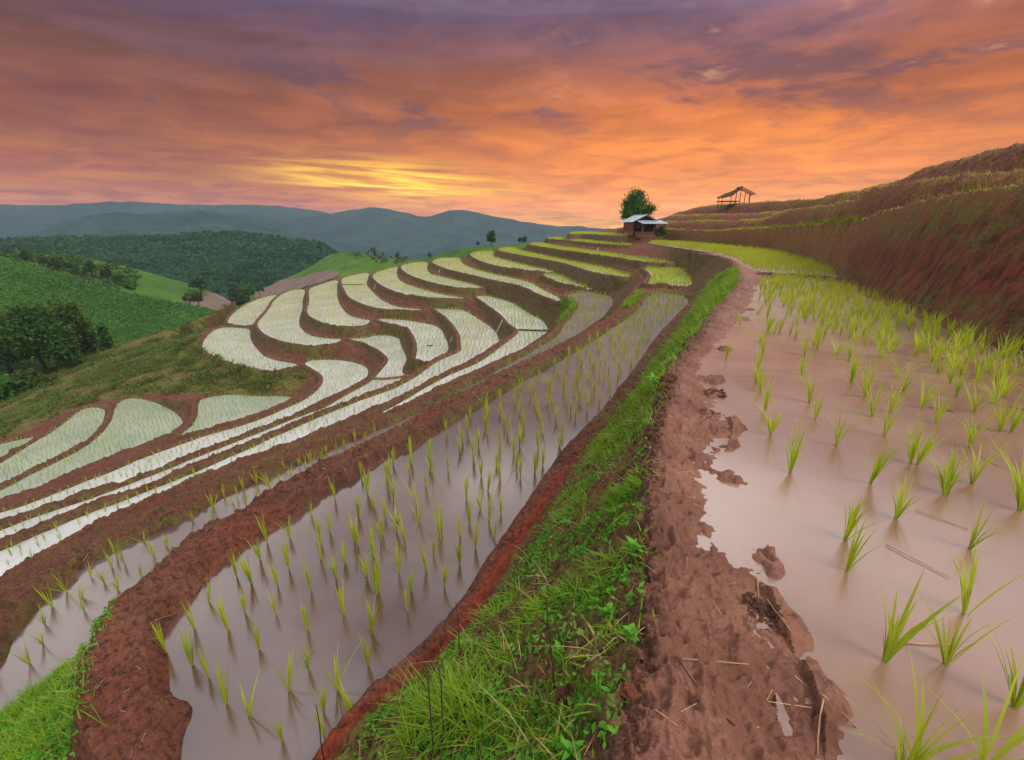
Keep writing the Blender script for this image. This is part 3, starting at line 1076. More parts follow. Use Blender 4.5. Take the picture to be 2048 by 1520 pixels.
def ridge(name, crest_s, foot_s, mat, back=(60, -30), nu=260, nv=60, rough=1.0, wl=40.0, edge=.5):
    """a hill: crest and foot given as (u, v, range); real slope in front, real slope behind"""
    P = lambda s: np.array([[float(q) for q in w.split(',')] for w in s.split()])
    c, f = P(crest_s), P(foot_s)
    us = np.linspace(c[0, 0], c[-1, 0], nu)
    sm = lambda a: np.stack([us, np.interp(us, a[:, 0], a[:, 1]), np.interp(us, a[:, 0], a[:, 2])], 1)
    cs = dens(c, 2)
    fs = dens(f, 2)
    cs, fs = sm(cs), sm(fs)
    cs[:, 1] += edge * 3.0 * fbm(us / 20, us * 0 + c[0, 1], 1.0, 4)
    A = at_r(cs[:, :2], cs[:, 2])
    B = at_r(fs[:, :2], fs[:, 2])
    rows = []
    for k in np.linspace(0, 1, nv):
        p = B + (A - B) * k
        p[:, 2] = B[:, 2] + (A[:, 2] - B[:, 2]) * (k ** .9)
        d = fbm(p[:, 0], p[:, 1], wl, 5, .55) * rough * (4 * k * (1 - k))
        p[:, 2] += d
        rows.append(p)
    for k in np.linspace(.12, 1, 8):
        p = push(A, back[0] * k, back[1] * k ** 1.5)
        p[:, 2] += fbm(p[:, 0], p[:, 1], wl, 4) * rough * k
        rows.append(p)
    v = np.stack(rows).reshape(-1, 3)
    o = mesh_np(name, v, grid_faces(len(rows), nu), mat, smooth=True)
    meta(o, kind='structure')
    return A, B, rows


g_n = 96
a_ = np.linspace(0, 2 * math.pi, g_n, endpoint=False)
vv = [(0, 0, -62)]
ff = []
rs = [90, 200, 450, 900, 1600, 2300]
for r_ in rs:
    vv += [(r_ * math.sin(q), r_ * math.cos(q), -62 + (6 * vnoise(np.array(r_ * math.sin(q) / 200), np.array(r_ * math.cos(q) / 200)) if r_ < 2000 else 0)) for q in a_]
me_ = MB()
me_.v = [tuple(map(float, q)) for q in vv]
for i in range(g_n):
    me_.f.append((0, 1 + (i + 1) % g_n, 1 + i))
    for k in range(len(rs) - 1):
        o1, o2 = 1 + k * g_n, 1 + (k + 1) * g_n
        me_.f.append((o1 + i, o1 + (i + 1) % g_n, o2 + (i + 1) % g_n, o2 + i))
vf_ = me_.build('valley_floor', M_FAR)
meta(vf_, kind='structure')

ridge('far_mountains', "-700,395,1200 -300,402,1200 0,408,1200 120,413,1200 200,403,1200 280,404,1200 400,411,1200 500,408,1200 590,414,1200 660,428,1200 760,440,1200 900,446,1200 1100,452,1200 1300,462,1200",
      "-700,500,900 0,500,900 600,500,900 1300,505,900", M_FAR, (250, -90), 300, 40, 8, 240, .8)
ridge('hazy_ridge', "-700,425,1150 -200,432,1150 0,437,1150 70,440,1150 130,455,1150 200,470,1150 300,490,1150 400,500,1150", "-700,520,820 0,520,820 400,520,820", M_FAR, (200, -75), 200, 40, 6, 160)
ridge('right_mountains', "480,455,1000 560,438,1000 640,432,1000 690,421,1000 745,414,1000 790,420,1000 830,431,1000 855,434,1000 885,423,1000 920,418,1000 955,425,1000 1010,437,1000 1060,445,1000 1110,452,1000 1180,454,1000 1250,462,1000 1330,475,1000",
      "480,540,650 800,540,650 1100,530,650 1330,530,650", M_FAR, (220, -85), 320, 60, 14, 160, .8)
ridge('near_spur_of_mountains', "700,512,760 760,500,760 800,484,760 860,464,760 900,466,760 950,478,760 1000,488,760 1080,500,760", "700,540,560 900,540,560 1080,540,560", M_FAR, (150, -36), 200, 40, 8, 110)
ridge('forested_mountain', "-400,480,600 -150,478,600 0,476,600 70,467,600 110,452,600 150,437,600 200,424,600 250,427,600 310,428,600 385,420,600 440,426,600 520,430,600 560,444,600 610,466,600 650,488,600 700,508,600",
      "-400,560,380 0,560,380 300,560,380 700,560,380", M_FAR, (180, -90), 300, 70, 12, 110, 1.2)
fA, fB, f_rows = ridge('forest_hill', "-300,505,330 0,492,330 120,486,330 240,484,330 330,482,330 390,475,330 440,472,330 490,473,330 540,480,330 600,487,330 640,491,330 665,508,330 700,540,330",
      "-300,620,190 0,600,190 250,600,190 480,600,190 700,590,190", M_FAR, (80, -50), 260, 60, 5, 60)
m_rows = ridge('grassy_hill', "-250,505,170 0,506,170 80,509,170 180,516,170 250,532,168 320,552,166 400,573,162 440,592,158 500,625,150", "-250,640,110 0,640,110 250,650,112 500,670,115", M_MEADOW, (40, -18), 160, 40, 1.4, 24)[2]
c_rows = ridge('crop_field_hill', "-300,490,118 -100,505,116 0,516,113 100,541,108 200,575,102 300,600,96 400,618,89 450,632,84 490,660,80",
      "-300,800,66 0,770,64 120,750,64 260,715,64 400,690,64 490,690,64", M_FIELD, (26, -12), 260, 110, 1.0, 16)[2]
r_rows = ridge('green_ridge', "500,592,190 560,562,190 610,540,190 655,510,185 700,502,175 760,513,150 800,521,132 840,519,118 890,506,106 930,496,98 1000,491,94 1060,487,92 1140,480,90 1220,470,88 1300,468,86",
      "500,640,120 600,640,110 700,620,100 800,590,90 900,560,86 1000,530,84 1140,510,83 1300,500,82", M_MEADOW, (50, -20), 220, 50, 1.2, 30)[2]
# ploughed brown patches on the green ridge
M_PLOUGH = plain_material('ploughed field', lin(112, 92, 82), lin(132, 110, 98), .2, .95, .3, .1)


def patch(name, rows, s, mat, up=.25):
    g = np.stack(rows)
    uv, zc = project(g)
    _, ins = seg_dist(uv[..., 0], uv[..., 1], chaikin(T(s), True, 2))
    q = grid_faces(*g.shape[:2])
    keep = ins.ravel()[q].all(1)
    if keep.sum() == 0:
        return
    f = q[keep]
    used = np.unique(f)
    mp = np.full(g.shape[0] * g.shape[1], -1)
    mp[used] = np.arange(len(used))
    v = g.reshape(-1, 3)[used] + np.array([0, 0, up])
    o = mesh_np(name, v, mp[f], mat, smooth=True)
    meta(o, kind='structure')


patch('ploughed_field', r_rows, "p 500,575 540,562 600,556 660,538 690,548 660,565 600,578 540,600 500,600", M_PLOUGH)
patch('ploughed_field', m_rows, "p 350,620 380,590 440,584 470,600 450,640 380,640", M_PLOUGH)

# ------------------------------------------------------------------ leaf clouds and trees
def leaf_cloud(centers, size, seed=0, flat=.0):
    """one rhombic leaf per centre"""
    g = np.random.default_rng(seed)
    n = len(centers)
    a = g.normal(size=(n, 3))
    a[:, 2] *= (1 - flat)
    a /= np.linalg.norm(a, axis=1)[:, None]
    b = np.cross(a, g.normal(size=(n, 3)))
    b /= np.linalg.norm(b, axis=1)[:, None] + 1e-9
    s = np.broadcast_to(np.asarray(size, float), (n,)) * g.uniform(.6, 1.35, n)
    L = a * s[:, None]
    Wd = b * (s * .5)[:, None]
    v = np.stack([centers - L, centers - Wd, centers + L, centers + Wd], 1).reshape(-1, 3)
    return v, np.arange(4 * n).reshape(n, 4)


def crown_points(blobs, n, seed):
    g = np.random.default_rng(seed)
    b = np.array(blobs, float)                  # x, y, z, rx, rz
    w = b[:, 3] ** 2 * b[:, 4]
    k = g.choice(len(b), n, p=w / w.sum())
    d = g.normal(size=(n, 3))
    d /= np.linalg.norm(d, axis=1)[:, None]
    rad = g.uniform(.25, 1, n) ** .45
    lump = 1 + .35 * np.sin(d[:, 0] * 5 + k) * np.sin(d[:, 1] * 5 + 2 * k) + .25 * np.sin(d[:, 2] * 9 + k)
    p = b[k, :3] + d * np.stack([b[k, 3], b[k, 3], b[k, 4]], 1) * (rad * lump * .85)[:, None]
    # clumps: pull points to local cluster centres so gaps open up
    cl = p[g.choice(n, max(8, n // 28))]
    near = g.integers(0, len(cl), n)
    best = np.full(n, 1e9)
    for _ in range(7):
        q = g.integers(0, len(cl), n)
        dd = np.linalg.norm(p - cl[q], axis=1)
        m = dd < best
        best[m] = dd[m]
        near[m] = q[m]
    return p + (cl[near] - p) * .45


def tree(name, label, cat, base, blobs, n, leaf, mat, trunk, group=None, seed=1):
    root = empty(name, base)
    meta(root, label, cat, group)
    v, f = leaf_cloud(crown_points(blobs, n, seed), leaf, seed)
    mesh_np('crown', v, f, mat, root)
    t_ = MB()
    h, r = trunk
    g = np.random.default_rng(seed)
    pts = np.array([(0, 0, -.3), (g.normal() * .03 * h, g.normal() * .03 * h, h * .5), (g.normal() * .05 * h, g.normal() * .05 * h, h)])
    t_.tube(pts, [r, r * .75, r * .45], 7)
    for b in blobs[:5]:
        e = np.array(b[:3])
        m_ = pts[1] * .4 + pts[2] * .6
        t_.tube([m_, (m_ + e) / 2 + g.normal(size=3) * .1 * r, e], [r * .5, r * .32, r * .12], 5)
    t_.build('trunk', M_BARK, root, smooth=True)
    return root


def on_ground(u, v, r):
    return at_r(np.array([u, v], float), r)


# the round tree behind the hut
bt = on_ground(1268, 474, 55)
tree('broadleaf_tree', 'dense round green tree rising behind the tin roofed hut', 'tree', bt,
     [(-.35, 0, 3.7, 1.45, 1.5), (-.9, .2, 2.5, 1.1, 1.2), (.35, .2, 4.3, .85, .85), (1.35, 0, 3.1, .8, .9), (2.1, .1, 3.0, .62, .62), (1.0, 0, 2.0, .9, .9), (-.1, -.2, 2.3, 1.2, 1.1)], 8000, .105, M_TREE, (2.4, .17), seed=4)
bt = on_ground(983, 494, 96)
tree('broadleaf_tree', 'dark oval tree standing alone on the green ridge beyond the terraces', 'tree', bt,
     [(0, 0, 2.2, 1.05, 1.05), (-.5, 0, 1.5, .8, .8), (.45, 0, 1.5, .75, .8), (.1, 0, 2.9, .6, .6)], 1500, .15, M_TREEDK, (1.4, .12), seed=5)
bt = on_ground(1045, 489, 93)
tree('bush_tree', 'small dark bushy tree on the green ridge right of the dark oval tree', 'tree', bt,
     [(-.5, 0, .9, .65, .7), (.45, 0, 1.0, .6, .75)], 700, .13, M_TREEDK, (.7, .09), seed=6)
for k, (u_, v_, h_) in enumerate(((859, 516, 1.0), (640, 503, 1.6), (700, 548, 2.0), (748, 511, 1.8), (795, 520, 1.6), (955, 492, .9), (720, 545, 1.7), (685, 537, 1.6))):
    r_ = np.interp(u_, [500, 655, 700, 800, 840, 930, 1140], [190, 180, 165, 131, 117, 98, 90])
    b_ = on_ground(u_, v_, r_)
    k_ = r_ / 100
    tree('small_tree', ['small dark shrubby tree on the green ridge, left of the dark oval tree', 'lone small tree at the left end of the green ridge', 'tiny tree halfway down the green slope above the ploughed patch',
                        'little tree on the green skyline above the ridge bend', 'low dark tree at the dip of the green skyline', 'knee high bush beside the dark oval tree', 'second tiny tree on the green slope right of the ploughed patch', 'third tiny tree on the green slope nearest the ploughed patch'][k],
         'tree', b_, [(0, 0, h_ * k_ * .7, h_ * k_ * .42, h_ * k_ * .5), (.2, 0, h_ * k_ * .45, h_ * k_ * .4, h_ * k_ * .35)], 220, .16 * k_, M_TREEDK, (h_ * k_ * .6, .05 * k_), 'small trees on the green ridge', seed=20 + k)
# the trees in the gully on the left
LT = [('big dark spreading tree in the gully below the crop field', 92, 742, 62, [(0, 0, 3.8, 3.0, 2.8), (-1.6, .5, 2.6, 2.2, 2.2), (1.8, .3, 2.8, 2.2, 2.2), (.4, 0, 5.4, 1.7, 1.6), (2.8, 0, 1.7, 1.6, 1.5)], 10000, .19, M_TREEDK, (3.0, .22)),
      ('tall yellowish green tree at the right of the gully trees', 165, 735, 66, [(0, 0, 5.4, 1.9, 2.2), (-1.2, 0, 4.2, 1.7, 1.9), (1.0, 0, 3.6, 1.9, 2.0), (.3, 0, 2.2, 2.0, 1.7)], 6500, .18, M_TREELT, (3.4, .2)),
      ('pale green tree at the left edge of the gully trees', 22, 745, 66, [(0, 0, 5.0, 2.2, 2.2), (-1.8, 0, 4.0, 2.1, 2.2), (1.4, 0, 4.4, 1.6, 1.7), (0, 0, 2.4, 2.4, 2.0)], 6500, .18, M_TREELT, (3.0, .2)),
      ('slim dark tree standing apart right of the gully trees', 221, 716, 64, [(0, 0, 2.2, .7, 1.3), (.1, 0, 3.2, .55, .9), (-.1, 0, 1.2, .7, .9)], 900, .2, M_TREEDK, (2.2, .1)),
      ('low round bush at the foot of the big dark gully tree', 60, 778, 56, [(0, 0, .9, 1.3, 1.0), (1.5, 0, .6, 1.2, .8)], 900, .2, M_TREELT, (.6, .08)),
      ('low leafy bush at the left edge below the gully trees', 5, 800, 56, [(0, 0, .9, 1.5, 1.1), (-1.4, 0, .8, 1.2, .9)], 900, .2, M_TREE, (.6, .08))]
for k, (lab, u_, v_, r_, bl, n_, lf, mt, tk) in enumerate(LT):
    tree('gully_tree' if k < 4 else 'gully_bush', lab, 'tree' if k < 4 else 'bush', on_ground(u_, v_, r_), bl, n_, lf, mt, tk, seed=40 + k)
# trees along the grassy hill and the gap beyond
GT = [(117, 545, 150, 4.0), (150, 548, 150, 4.6), (185, 552, 148, 4.4), (215, 560, 146, 3.6), (245, 574, 144, 4.4), (90, 535, 152, 3.4), (55, 528, 152, 3.2), (262, 585, 140, 3.0), (403, 590, 150, 6.4), (398, 612, 130, 4.0), (380, 610, 134, 3.4), (474, 606, 140, 5.6), (490, 612, 130, 3.8), (500, 600, 138, 4.6), (520, 588, 150, 3.4), (440, 640, 120, 2.2)]
GL = ['bushy tree on the grassy hill, leftmost but two', 'wide bushy tree on the grassy hill right of the skyline bush', 'rounded tree in the middle of the grassy hill row', 'small tree between two larger ones on the grassy hill', 'larger tree at the right end of the grassy hill row', 'bush on the skyline of the grassy hill', 'leftmost bush on the skyline of the grassy hill', 'low bush just below the grassy hill row, above the crop field',
      'tall thin crowned tree in the gap right of the bright grassy slope', 'round dark bush under the tall tree in the gap', 'dark bush left of the round bush in the gap', 'spreading tree at the left tip of the terraces', 'small tree just left of the topmost pale terrace', 'bushy tree right behind the spreading tree at the terrace tip', 'little tree at the foot of the forest hill', 'scrubby bush on the bare earth left of the terrace tip']
for k, ((u_, v_, r_, h_), lab) in enumerate(zip(GT, GL)):
    g = np.random.default_rng(70 + k)
    bl = [(0, 0, h_ * .62, h_ * .32, h_ * .36), (-h_ * .2, 0, h_ * .45, h_ * .27, h_ * .28), (h_ * .2, 0, h_ * .42, h_ * .27, h_ * .28)]
    tree('hill_tree', lab, 'tree', on_ground(u_, v_, r_), bl, 700, .055 * h_ + .05, [M_TREELT, M_TREE, M_TREEDK][k % 3], (h_ * .5, h_ * .035), 'trees between the crop field and the forest', seed=70 + k)


# the forest on the hill: too many to count
def scatter_rows(rows, n, s=None, seed=0, rowed=None):
    g = np.random.default_rng(seed)
    G = np.stack(rows)
    a, b = G.shape[:2]
    out = np.empty((0, 3))
    i = g.uniform(0, a - 1.001, n)
    if rowed:
        i = np.clip(np.round(i / rowed) * rowed + g.normal(size=n) * rowed * .10, 0, a - 1.01)
    j = g.uniform(0, b - 1.001, n)
    ia, jb = i.astype(int), j.astype(int)
    fi, fj = (i - ia)[:, None], (j - jb)[:, None]
    p = (G[ia, jb] * (1 - fj) + G[ia, jb + 1] * fj) * (1 - fi) + (G[ia + 1, jb] * (1 - fj) + G[ia + 1, jb + 1] * fj) * fi
    if s is not None:
        uv, _ = project(p)
        _, ins = seg_dist(uv[:, 0], uv[:, 1], chaikin(T(s), True, 2))
        p = p[ins]
    return p


def canopy(name, pts, size, mat, seed, per=26, squash=.8):
    """leafy crowns at the given points, one mesh"""
    g = np.random.default_rng(seed)
    n = len(pts)
    s = size * g.uniform(.55, 1.4, n)
    d = g.normal(size=(n, per, 3))
    d /= np.linalg.norm(d, axis=2)[..., None]
    d[..., 2] = np.abs(d[..., 2]) * squash * 1.3
    c = pts[:, None, :] + d * s[:, None, None] * g.uniform(.6, 1.05, (n, per, 1))
    v, f = leaf_cloud(c.reshape(-1, 3), np.repeat(s * .34, per), seed)
    o = mesh_np(name, v, f, mat)
    meta(o, kind='stuff')
    return o


M_FOREST = leaf_material('forest leaf', lin(42, 82, 46), lin(68, 112, 62), .05, .3, .7, lin(54, 94, 56))
canopy('forest', scatter_rows(f_rows[:-6], 5200, None, 3), 2.5, M_FOREST, 3, 34)
M_CROP = leaf_material('crop leaf', lin(62, 114, 44), lin(96, 146, 62), .05, .35, .6, lin(118, 156, 80))
canopy('field_crop', scatter_rows(c_rows[:-8], 11000, None, 5, 1.7), .40, M_CROP, 5, 9)
canopy('meadow_scrub', scatter_rows(m_rows[:-8], 900, "p -100,500 60,505 180,514 250,530 300,560 240,590 150,560 60,535 -100,520", 6), 1.1, M_TREELT, 6, 16)
canopy('ridge_scrub', scatter_rows(r_rows[:-7], 420, "p 690,500 760,508 820,516 820,530 760,524 700,515", 7), 1.3, M_TREELT, 7, 16)

# ------------------------------------------------------------------ the hut
hb = on_ground(1277, 473, 51.5)
hut = empty('field_hut', (hb[0], hb[1], hb[2] - .05), R(14))
hut.scale = (.9, .9, .8)
meta(hut, 'small wooden field hut on stilts with a grey tin roof and front awning', 'hut')
Wd, Ld = 2.8, 2.4                               # width of the gable, length
x0, x1, y0, y1 = -Wd / 2, Wd / 2, -Ld / 2, Ld / 2
zf, ze, zr = .75, 1.95, 2.65


def planks(b, p, q, z0, z1, n, th, rs):
    """a wall of horizontal boards between two plan points"""
    p, q = np.array(p), np.array(q)
    L = np.linalg.norm(q - p)
    d = (q - p) / L
    rot = np.array([[d[0], -d[1], 0], [d[1], d[0], 0], [0, 0, 1]])
    hh = (z1 - z0) / n
    for k in range(n):
        c = (p + q) / 2
        b.box((c[0], c[1], z0 + hh * (k + .5)), (L + rs.uniform(-.04, .02), th + rs.uniform(0, .012), hh - .018), rot)


rs = np.random.default_rng(2)
b = MB(); planks(b, (x0, y0), (x0, y1), zf, ze - .05, 8, .03, rs); b.build('wall', M_PLANK, hut)
b = MB(); planks(b, (x1, y0), (x1, y1), zf, ze - .05, 8, .03, rs); b.build('wall', M_PLANK, hut)
b = MB(); planks(b, (x0 + .03, y1), (x1 - .03, y1), zf, ze, 8, .03, rs); b.build('wall', M_PLANK, hut)
b = MB(); planks(b, (x0 + .03, y0), (x0 + 1.0, y0), zf, ze, 8, .03, rs); b.build('wall', M_DARKWALL, hut)
b = MB(); planks(b, (x0 + 1.75, y0), (x1 - .03, y0), zf, ze, 8, .03, rs); b.build('wall', M_DARKWALL, hut)
b = MB()
b.v = [(x0, y0 + .02, ze), (x1, y0 + .02, ze), (0, y0 + .02, zr - .06), (x0, y0 + .06, ze), (x1, y0 + .06, ze), (0, y0 + .06, zr - .06)]
b.f = [(0, 1, 2), (5, 4, 3), (0, 3, 4, 1), (1, 4, 5, 2), (2, 5, 3, 0)]
b.build('gable', M_DARKWALL, hut)
b = MB(); b.box((0, -.15, zf - .06), (Wd + .1, Ld + .3, .09)); b.build('floor', M_PLANK, hut)
for px_ in (x0 + .06, 0, x1 - .06):
    for py_ in (y0 + .05, y1 - .05):
        b = MB(); b.tube([(px_, py_, -.5), (px_ + rs.normal() * .02, py_, ze - .02)], [.07, .055], 7); b.build('post', M_POST, hut)


def corr(u, n=16):
    return .022 * math.cos(u * n * 2 * math.pi)


ov = .3
for sgn in (-1, 1):
    b = MB()
    b.sheet(49, 4, lambda u, v: (sgn * (.0 + v * (Wd / 2 + ov)), y0 - .35 + u * (Ld + .7), zr - v * (zr - ze) * (Wd / 2 + ov) / (Wd / 2) + corr(u) + .05), .015)
    b.build('roof', M_TIN, hut)
b = MB(); b.tube([(0, y0 - .34, zr + .07), (0, y1 + .34, zr + .07)], .05, 8); b.build('roof_ridge', M_TIN, hut)
b = MB()
b.sheet(57, 4, lambda u, v: (-1.25 + u * 3.2 + v * .18, y0 - .12 - v * 1.25, ze + .12 - v * .42 + corr(u, 18)), .015)
b.build('awning', M_TIN, hut)
for px_, ln in ((-.95, .0), (-.75, .28), (.55, .0), (1.75, .0)):
    b = MB(); b.tube([(px_ - ln, y0 - 1.2, -.5), (px_, y0 - 1.15, ze - .30)], [.055, .045], 7); b.build('awning_post', M_POST, hut)
b = MB(); b.beam((-1.1, y0 - 1.2, ze - .33), (1.95, y0 - 1.2, ze - .33), .06, .07); b.build('awning_beam', M_POST, hut)
b = MB(); planks(b, (-1.3, y0 - .75), (-.2, y0 - .78), -.1, .62, 6, .03, rs); b.build('low_screen', M_PLANK, hut)
b = MB(); b.beam((x0 - .05, y0 + .1, zf + .32), (x0 - .05, y1 - .05, zf + .33), .02, .05); b.build('rail', M_POST, hut)

bt = on_ground(1320, 473, 50.5)
tree('hut_bush', 'dark leafy bush against the right side of the hut', 'bush', bt, [(0, 0, .55, .5, .6), (.45, 0, .4, .4, .4), (-.4, 0, .35, .4, .4)], 700, .09, M_TREEDK, (.4, .04), seed=91)

# ------------------------------------------------------------------ the open shelter on the skyline
pb = on_ground(1470, 408, np.hypot(*cr4[np.argmin(abs(project(cr4)[0][:, 0] - 1470))][:2]) + .4)
pav = empty('open_shelter', (pb[0], pb[1], pb[2] - .02), R(-8))
meta(pav, 'open sided shelter with a sagging thatch lean-to roof, alone on the skyline', 'shelter')
sc_ = 1.02
zt = 1.62
b = MB()
b.sheet(14, 8, lambda u, v: (-1.72 + u * 1.95 * sc_, -.75 + v * 1.5, .72 + .92 * u - .30 * (1 - v) * (.35 + .65 * math.sin(u * 3.0)) + .05 * math.sin(v * 17 + u * 9) - .02 * math.sin(u * math.pi)), .07)
b.build('thatch_roof', M_THATCH, pav)
for v_ in (-.72, -.2, .3, .74):
    b = MB(); b.beam((.2, v_, zt + .04), (1.72, v_, .92), .05, .06); b.build('rafter', M_POST, pav)
b = MB(); b.beam((.22, -.85, zt + .06), (.22, .85, zt + .06), .07, .07); b.build('ridge_beam', M_POST, pav)
b = MB(); b.beam((1.62, -.8, .95), (1.62, .8, .95), .06, .06); b.build('eave_beam', M_POST, pav)
for px_, py_, h_ in ((.2, -.7, zt), (.2, .7, zt), (1.1, -.7, 1.2), (1.1, .7, 1.2), (1.35, -.1, 1.06), (-1.55, -.7, .8), (-1.55, .7, .8), (-.7, -.7, 1.1)):
    b = MB(); b.tube([(px_, py_, -.4), (px_ + .02, py_, h_)], [.045, .035], 6); b.build('post', M_POST, pav)
b = MB(); b.box((-.75, 0, .28), (1.9, 1.5, .07)); b.build('platform', M_PLANK, pav)

# ------------------------------------------------------------------ pipes, poles and planks in the terraces
def stick(name, label, cat, p, q, r, mat, group=None, n=6):
    p, q = np.array(p), np.array(q)
    b = MB()
    m = (p + q) / 2
    L = np.linalg.norm(q - p)
    pts = [p, p + (q - p) * .35 + rng.normal(size=3) * .012 * L, p + (q - p) * .7 + rng.normal(size=3) * .012 * L, q]
    b.tube([x - p for x in pts], [r, r * .95, r * .9, r * .8], n)
    o = b.build(name, mat, loc=tuple(p), smooth=True)
    meta(o, label, cat, group)
    return o


for lab, (ua, va, za), (ub, vb, zb) in (
        ('pale pipe leaning down the bank above the lowest round terrace', T('c2 0,0')[0].tolist() + [0], T('c2 0,0')[0].tolist() + [0]),):
    pass
PP = [('pale overflow pipe on the bank left of the widest pale terrace', 'c2 905,665 935,620', -6.9, -5.95),
      ('pale overflow pipe on the notch of the terrace bank under the small cross wall', 'c2 1485,415 1505,360', -5.4, -4.4),
      ('pale overflow pipe below the dark notch right of the topmost pale terraces', 'c3 258,405 268,370', -4.0, -3.2),
      ('long pale pipe leaning on the steep bank above the central pale strip', 'c5x', -5.4, -4.5),
      ('long pale pipe leaning on the bend right of the round terrace with a stick', 'd3x', -6.1, -5.2),
      ('short pale pipe on the bank of the high yellow terrace left of the hut', 'c1 210,885 238,835', -.95, -.2),
      ('short pale pipe leaning on the bank at the right foot of the hut', 'c1 978,775 1012,722', .02, .5)]
for lab, s_, za, zb in PP:
    if s_ == 'c5x':
        pq = T('d5 465,545 535,400')
    elif s_ == 'd3x':
        pq = T('d3 1250,245 1308,135')
    else:
        pq = T(s_)
    A_ = at_z(pq[0], za)
    ra = np.hypot(A_[0], A_[1])
    B_ = at_r(pq[1], ra + .45 * (zb - za))
    stick('overflow_pipe', lab, 'pipe', A_ - np.array([0, 0, .05]), B_, .032, M_PIPE, 'overflow pipes on the terrace banks')
stick('floating_stick', 'dark stick floating on the round pale terrace in the middle', 'stick', at_z(T('d3 1030,260')[0], -6.06), at_z(T('d3 1095,258')[0], -6.04), .035, M_DARKSTEM)


def wall_strip(name, label, s, z, h, w, mat):
    p = at_z(dens(T(s), 1), z)
    b = MB()
    for a_, c_ in zip(p[:-1], p[1:]):
        b.beam(a_ + [0, 0, h / 2 - .08], c_ + [0, 0, h / 2 - .08], w, h + .16)
    o = b.build(name, mat)
    meta(o, label, 'low wall')


wall_strip('cross_wall', 'thin low earth wall across the right central terrace strip', 'd5 690,512 800,518 900,520 1000,520', -4.6, .10, .10, M_DARKWALL)
wall_strip('cross_wall', 'short dark earth wall dividing the second topmost pale terrace', 'c2 1232,362 1310,366 1400,362', -5.4, .10, .10, M_DARKWALL)
wall_strip('cross_wall', 'curved brown earth wall closing off the middle pale strip', 'd3 480,598 600,605 740,590 830,572', -6.9, .10, .16, M_PLANK)
wall_strip('cross_wall', 'low muddy wall across the far end of the upper paddy', 'p 1500,549 1560,551 1620,552 1660,556', 0.0, .05, .14, M_DARKWALL)

# ------------------------------------------------------------------ rice
def clump(n, h, spread, width, seed, segs=4, droop=.25):
    """one seedling: n curved tapering blades"""
    g = np.random.default_rng(seed)
    V, Fc = [], []
    for k in range(n):
        az_ = g.uniform(0, 2 * math.pi)
        lean = abs(g.normal()) * spread
        hh = h * g.uniform(.55, 1.0)
        dr = droop * g.uniform(.2, 1.2) * (1.6 if g.random() < .2 else 1)
        d = np.array([math.cos(az_), math.sin(az_), 0])
        side = np.array([-d[1], d[0], 0])
        w = width * g.uniform(.7, 1.2)
        o = d * g.uniform(0, .012)
        base = len(V)
        for i in range(segs + 1):
            t_ = i / segs
            out = lean * t_ + dr * t_ ** 2.4
            p = o + d * hh * out + np.array([0, 0, hh * t_ * (1 - .25 * dr * t_)])
            ww = w * (1 - t_ ** 2.2) * (.55 + .9 * min(t_ * 2, 1)) * .5 + .0004
            tw = side * ww
            V += [p - tw - [0, 0, .0], p + tw]
        for i in range(segs):
            q = base + 2 * i
            Fc.append((q, q + 1, q + 3, q + 2))
    return np.array(V), np.array(Fc)


NEAR = T("p 1768,1322 1893,1328 1930,1228 1692,1142 1690,1078 1790,1037 1938,1097 1580,946 1895,987 2040,1022 1800,1560 1830,1535 1960,1545 2030,1415 c8 575,720 620,880 655,1005 1010,1060 895,920 870,830 820,680 840,570 760,460 940,480 1010,570 1080,600 1090,720 1160,800 1205,905 1270,1010 1375,765 1340,690 1250,580 1470,855 1555,940 1440,575 1520,615 1630,725 1665,795 1735,1070 1760,880 1920,800 1900,985 1960,990 1415,1160 1450,1165 1195,1265 1600,1330 1880,610 1820,660 1600,545 1660,545 1890,780 600,770 580,660 640,440 650,330 1300,880 1750,1270")
MAIN = T("c6 1060,1230 1200,1100 1320,1010 1275,1130 1470,900 1465,1060 1580,790 1620,910 1625,1010 1410,1150 1240,1280 1160,1370 1400,1290 1560,1370 1580,1170 1670,870 1700,710 1750,1030 1705,1110 1800,920 1815,790 1830,590 1860,680 1940,890 1960,590 1950,790 1890,980 1850,1100 1910,1190 1880,1390 1740,1290 2010,880 d4 1265,700 1480,520 1970,680 1460,800 1590,900 1720,1100 1890,1190 c7 90,1060 110,900 140,700 85,640 240,610 280,790 460,670 540,560 375,590 410,520 300,690 150,450 120,530 45,330 40,470 90,220 190,110 370,180 330,270 270,440 340,360 215,240 450,380 540,420 615,480 570,240 480,100 740,310 675,200 645,130 835,130 905,110 640,290 680,350 20,1330 -60,1180 -130,1290 -300,1180 -200,1080 -330,1420 -120,1420")
LOW = T("d4 230,790 330,640 340,490 510,240 690,130 640,390 790,170 900,230 620,290 1080,140 400,360 850,60 950,30 -40,850 d2 390,1500 500,1400 690,1310 600,1480 720,1470 960,1290 830,1260 1060,1250 1110,1120 1180,1190 1260,1080 1330,1130 1390,1060 1530,950 1500,1040 1640,950 1720,900 1830,830 1930,840")


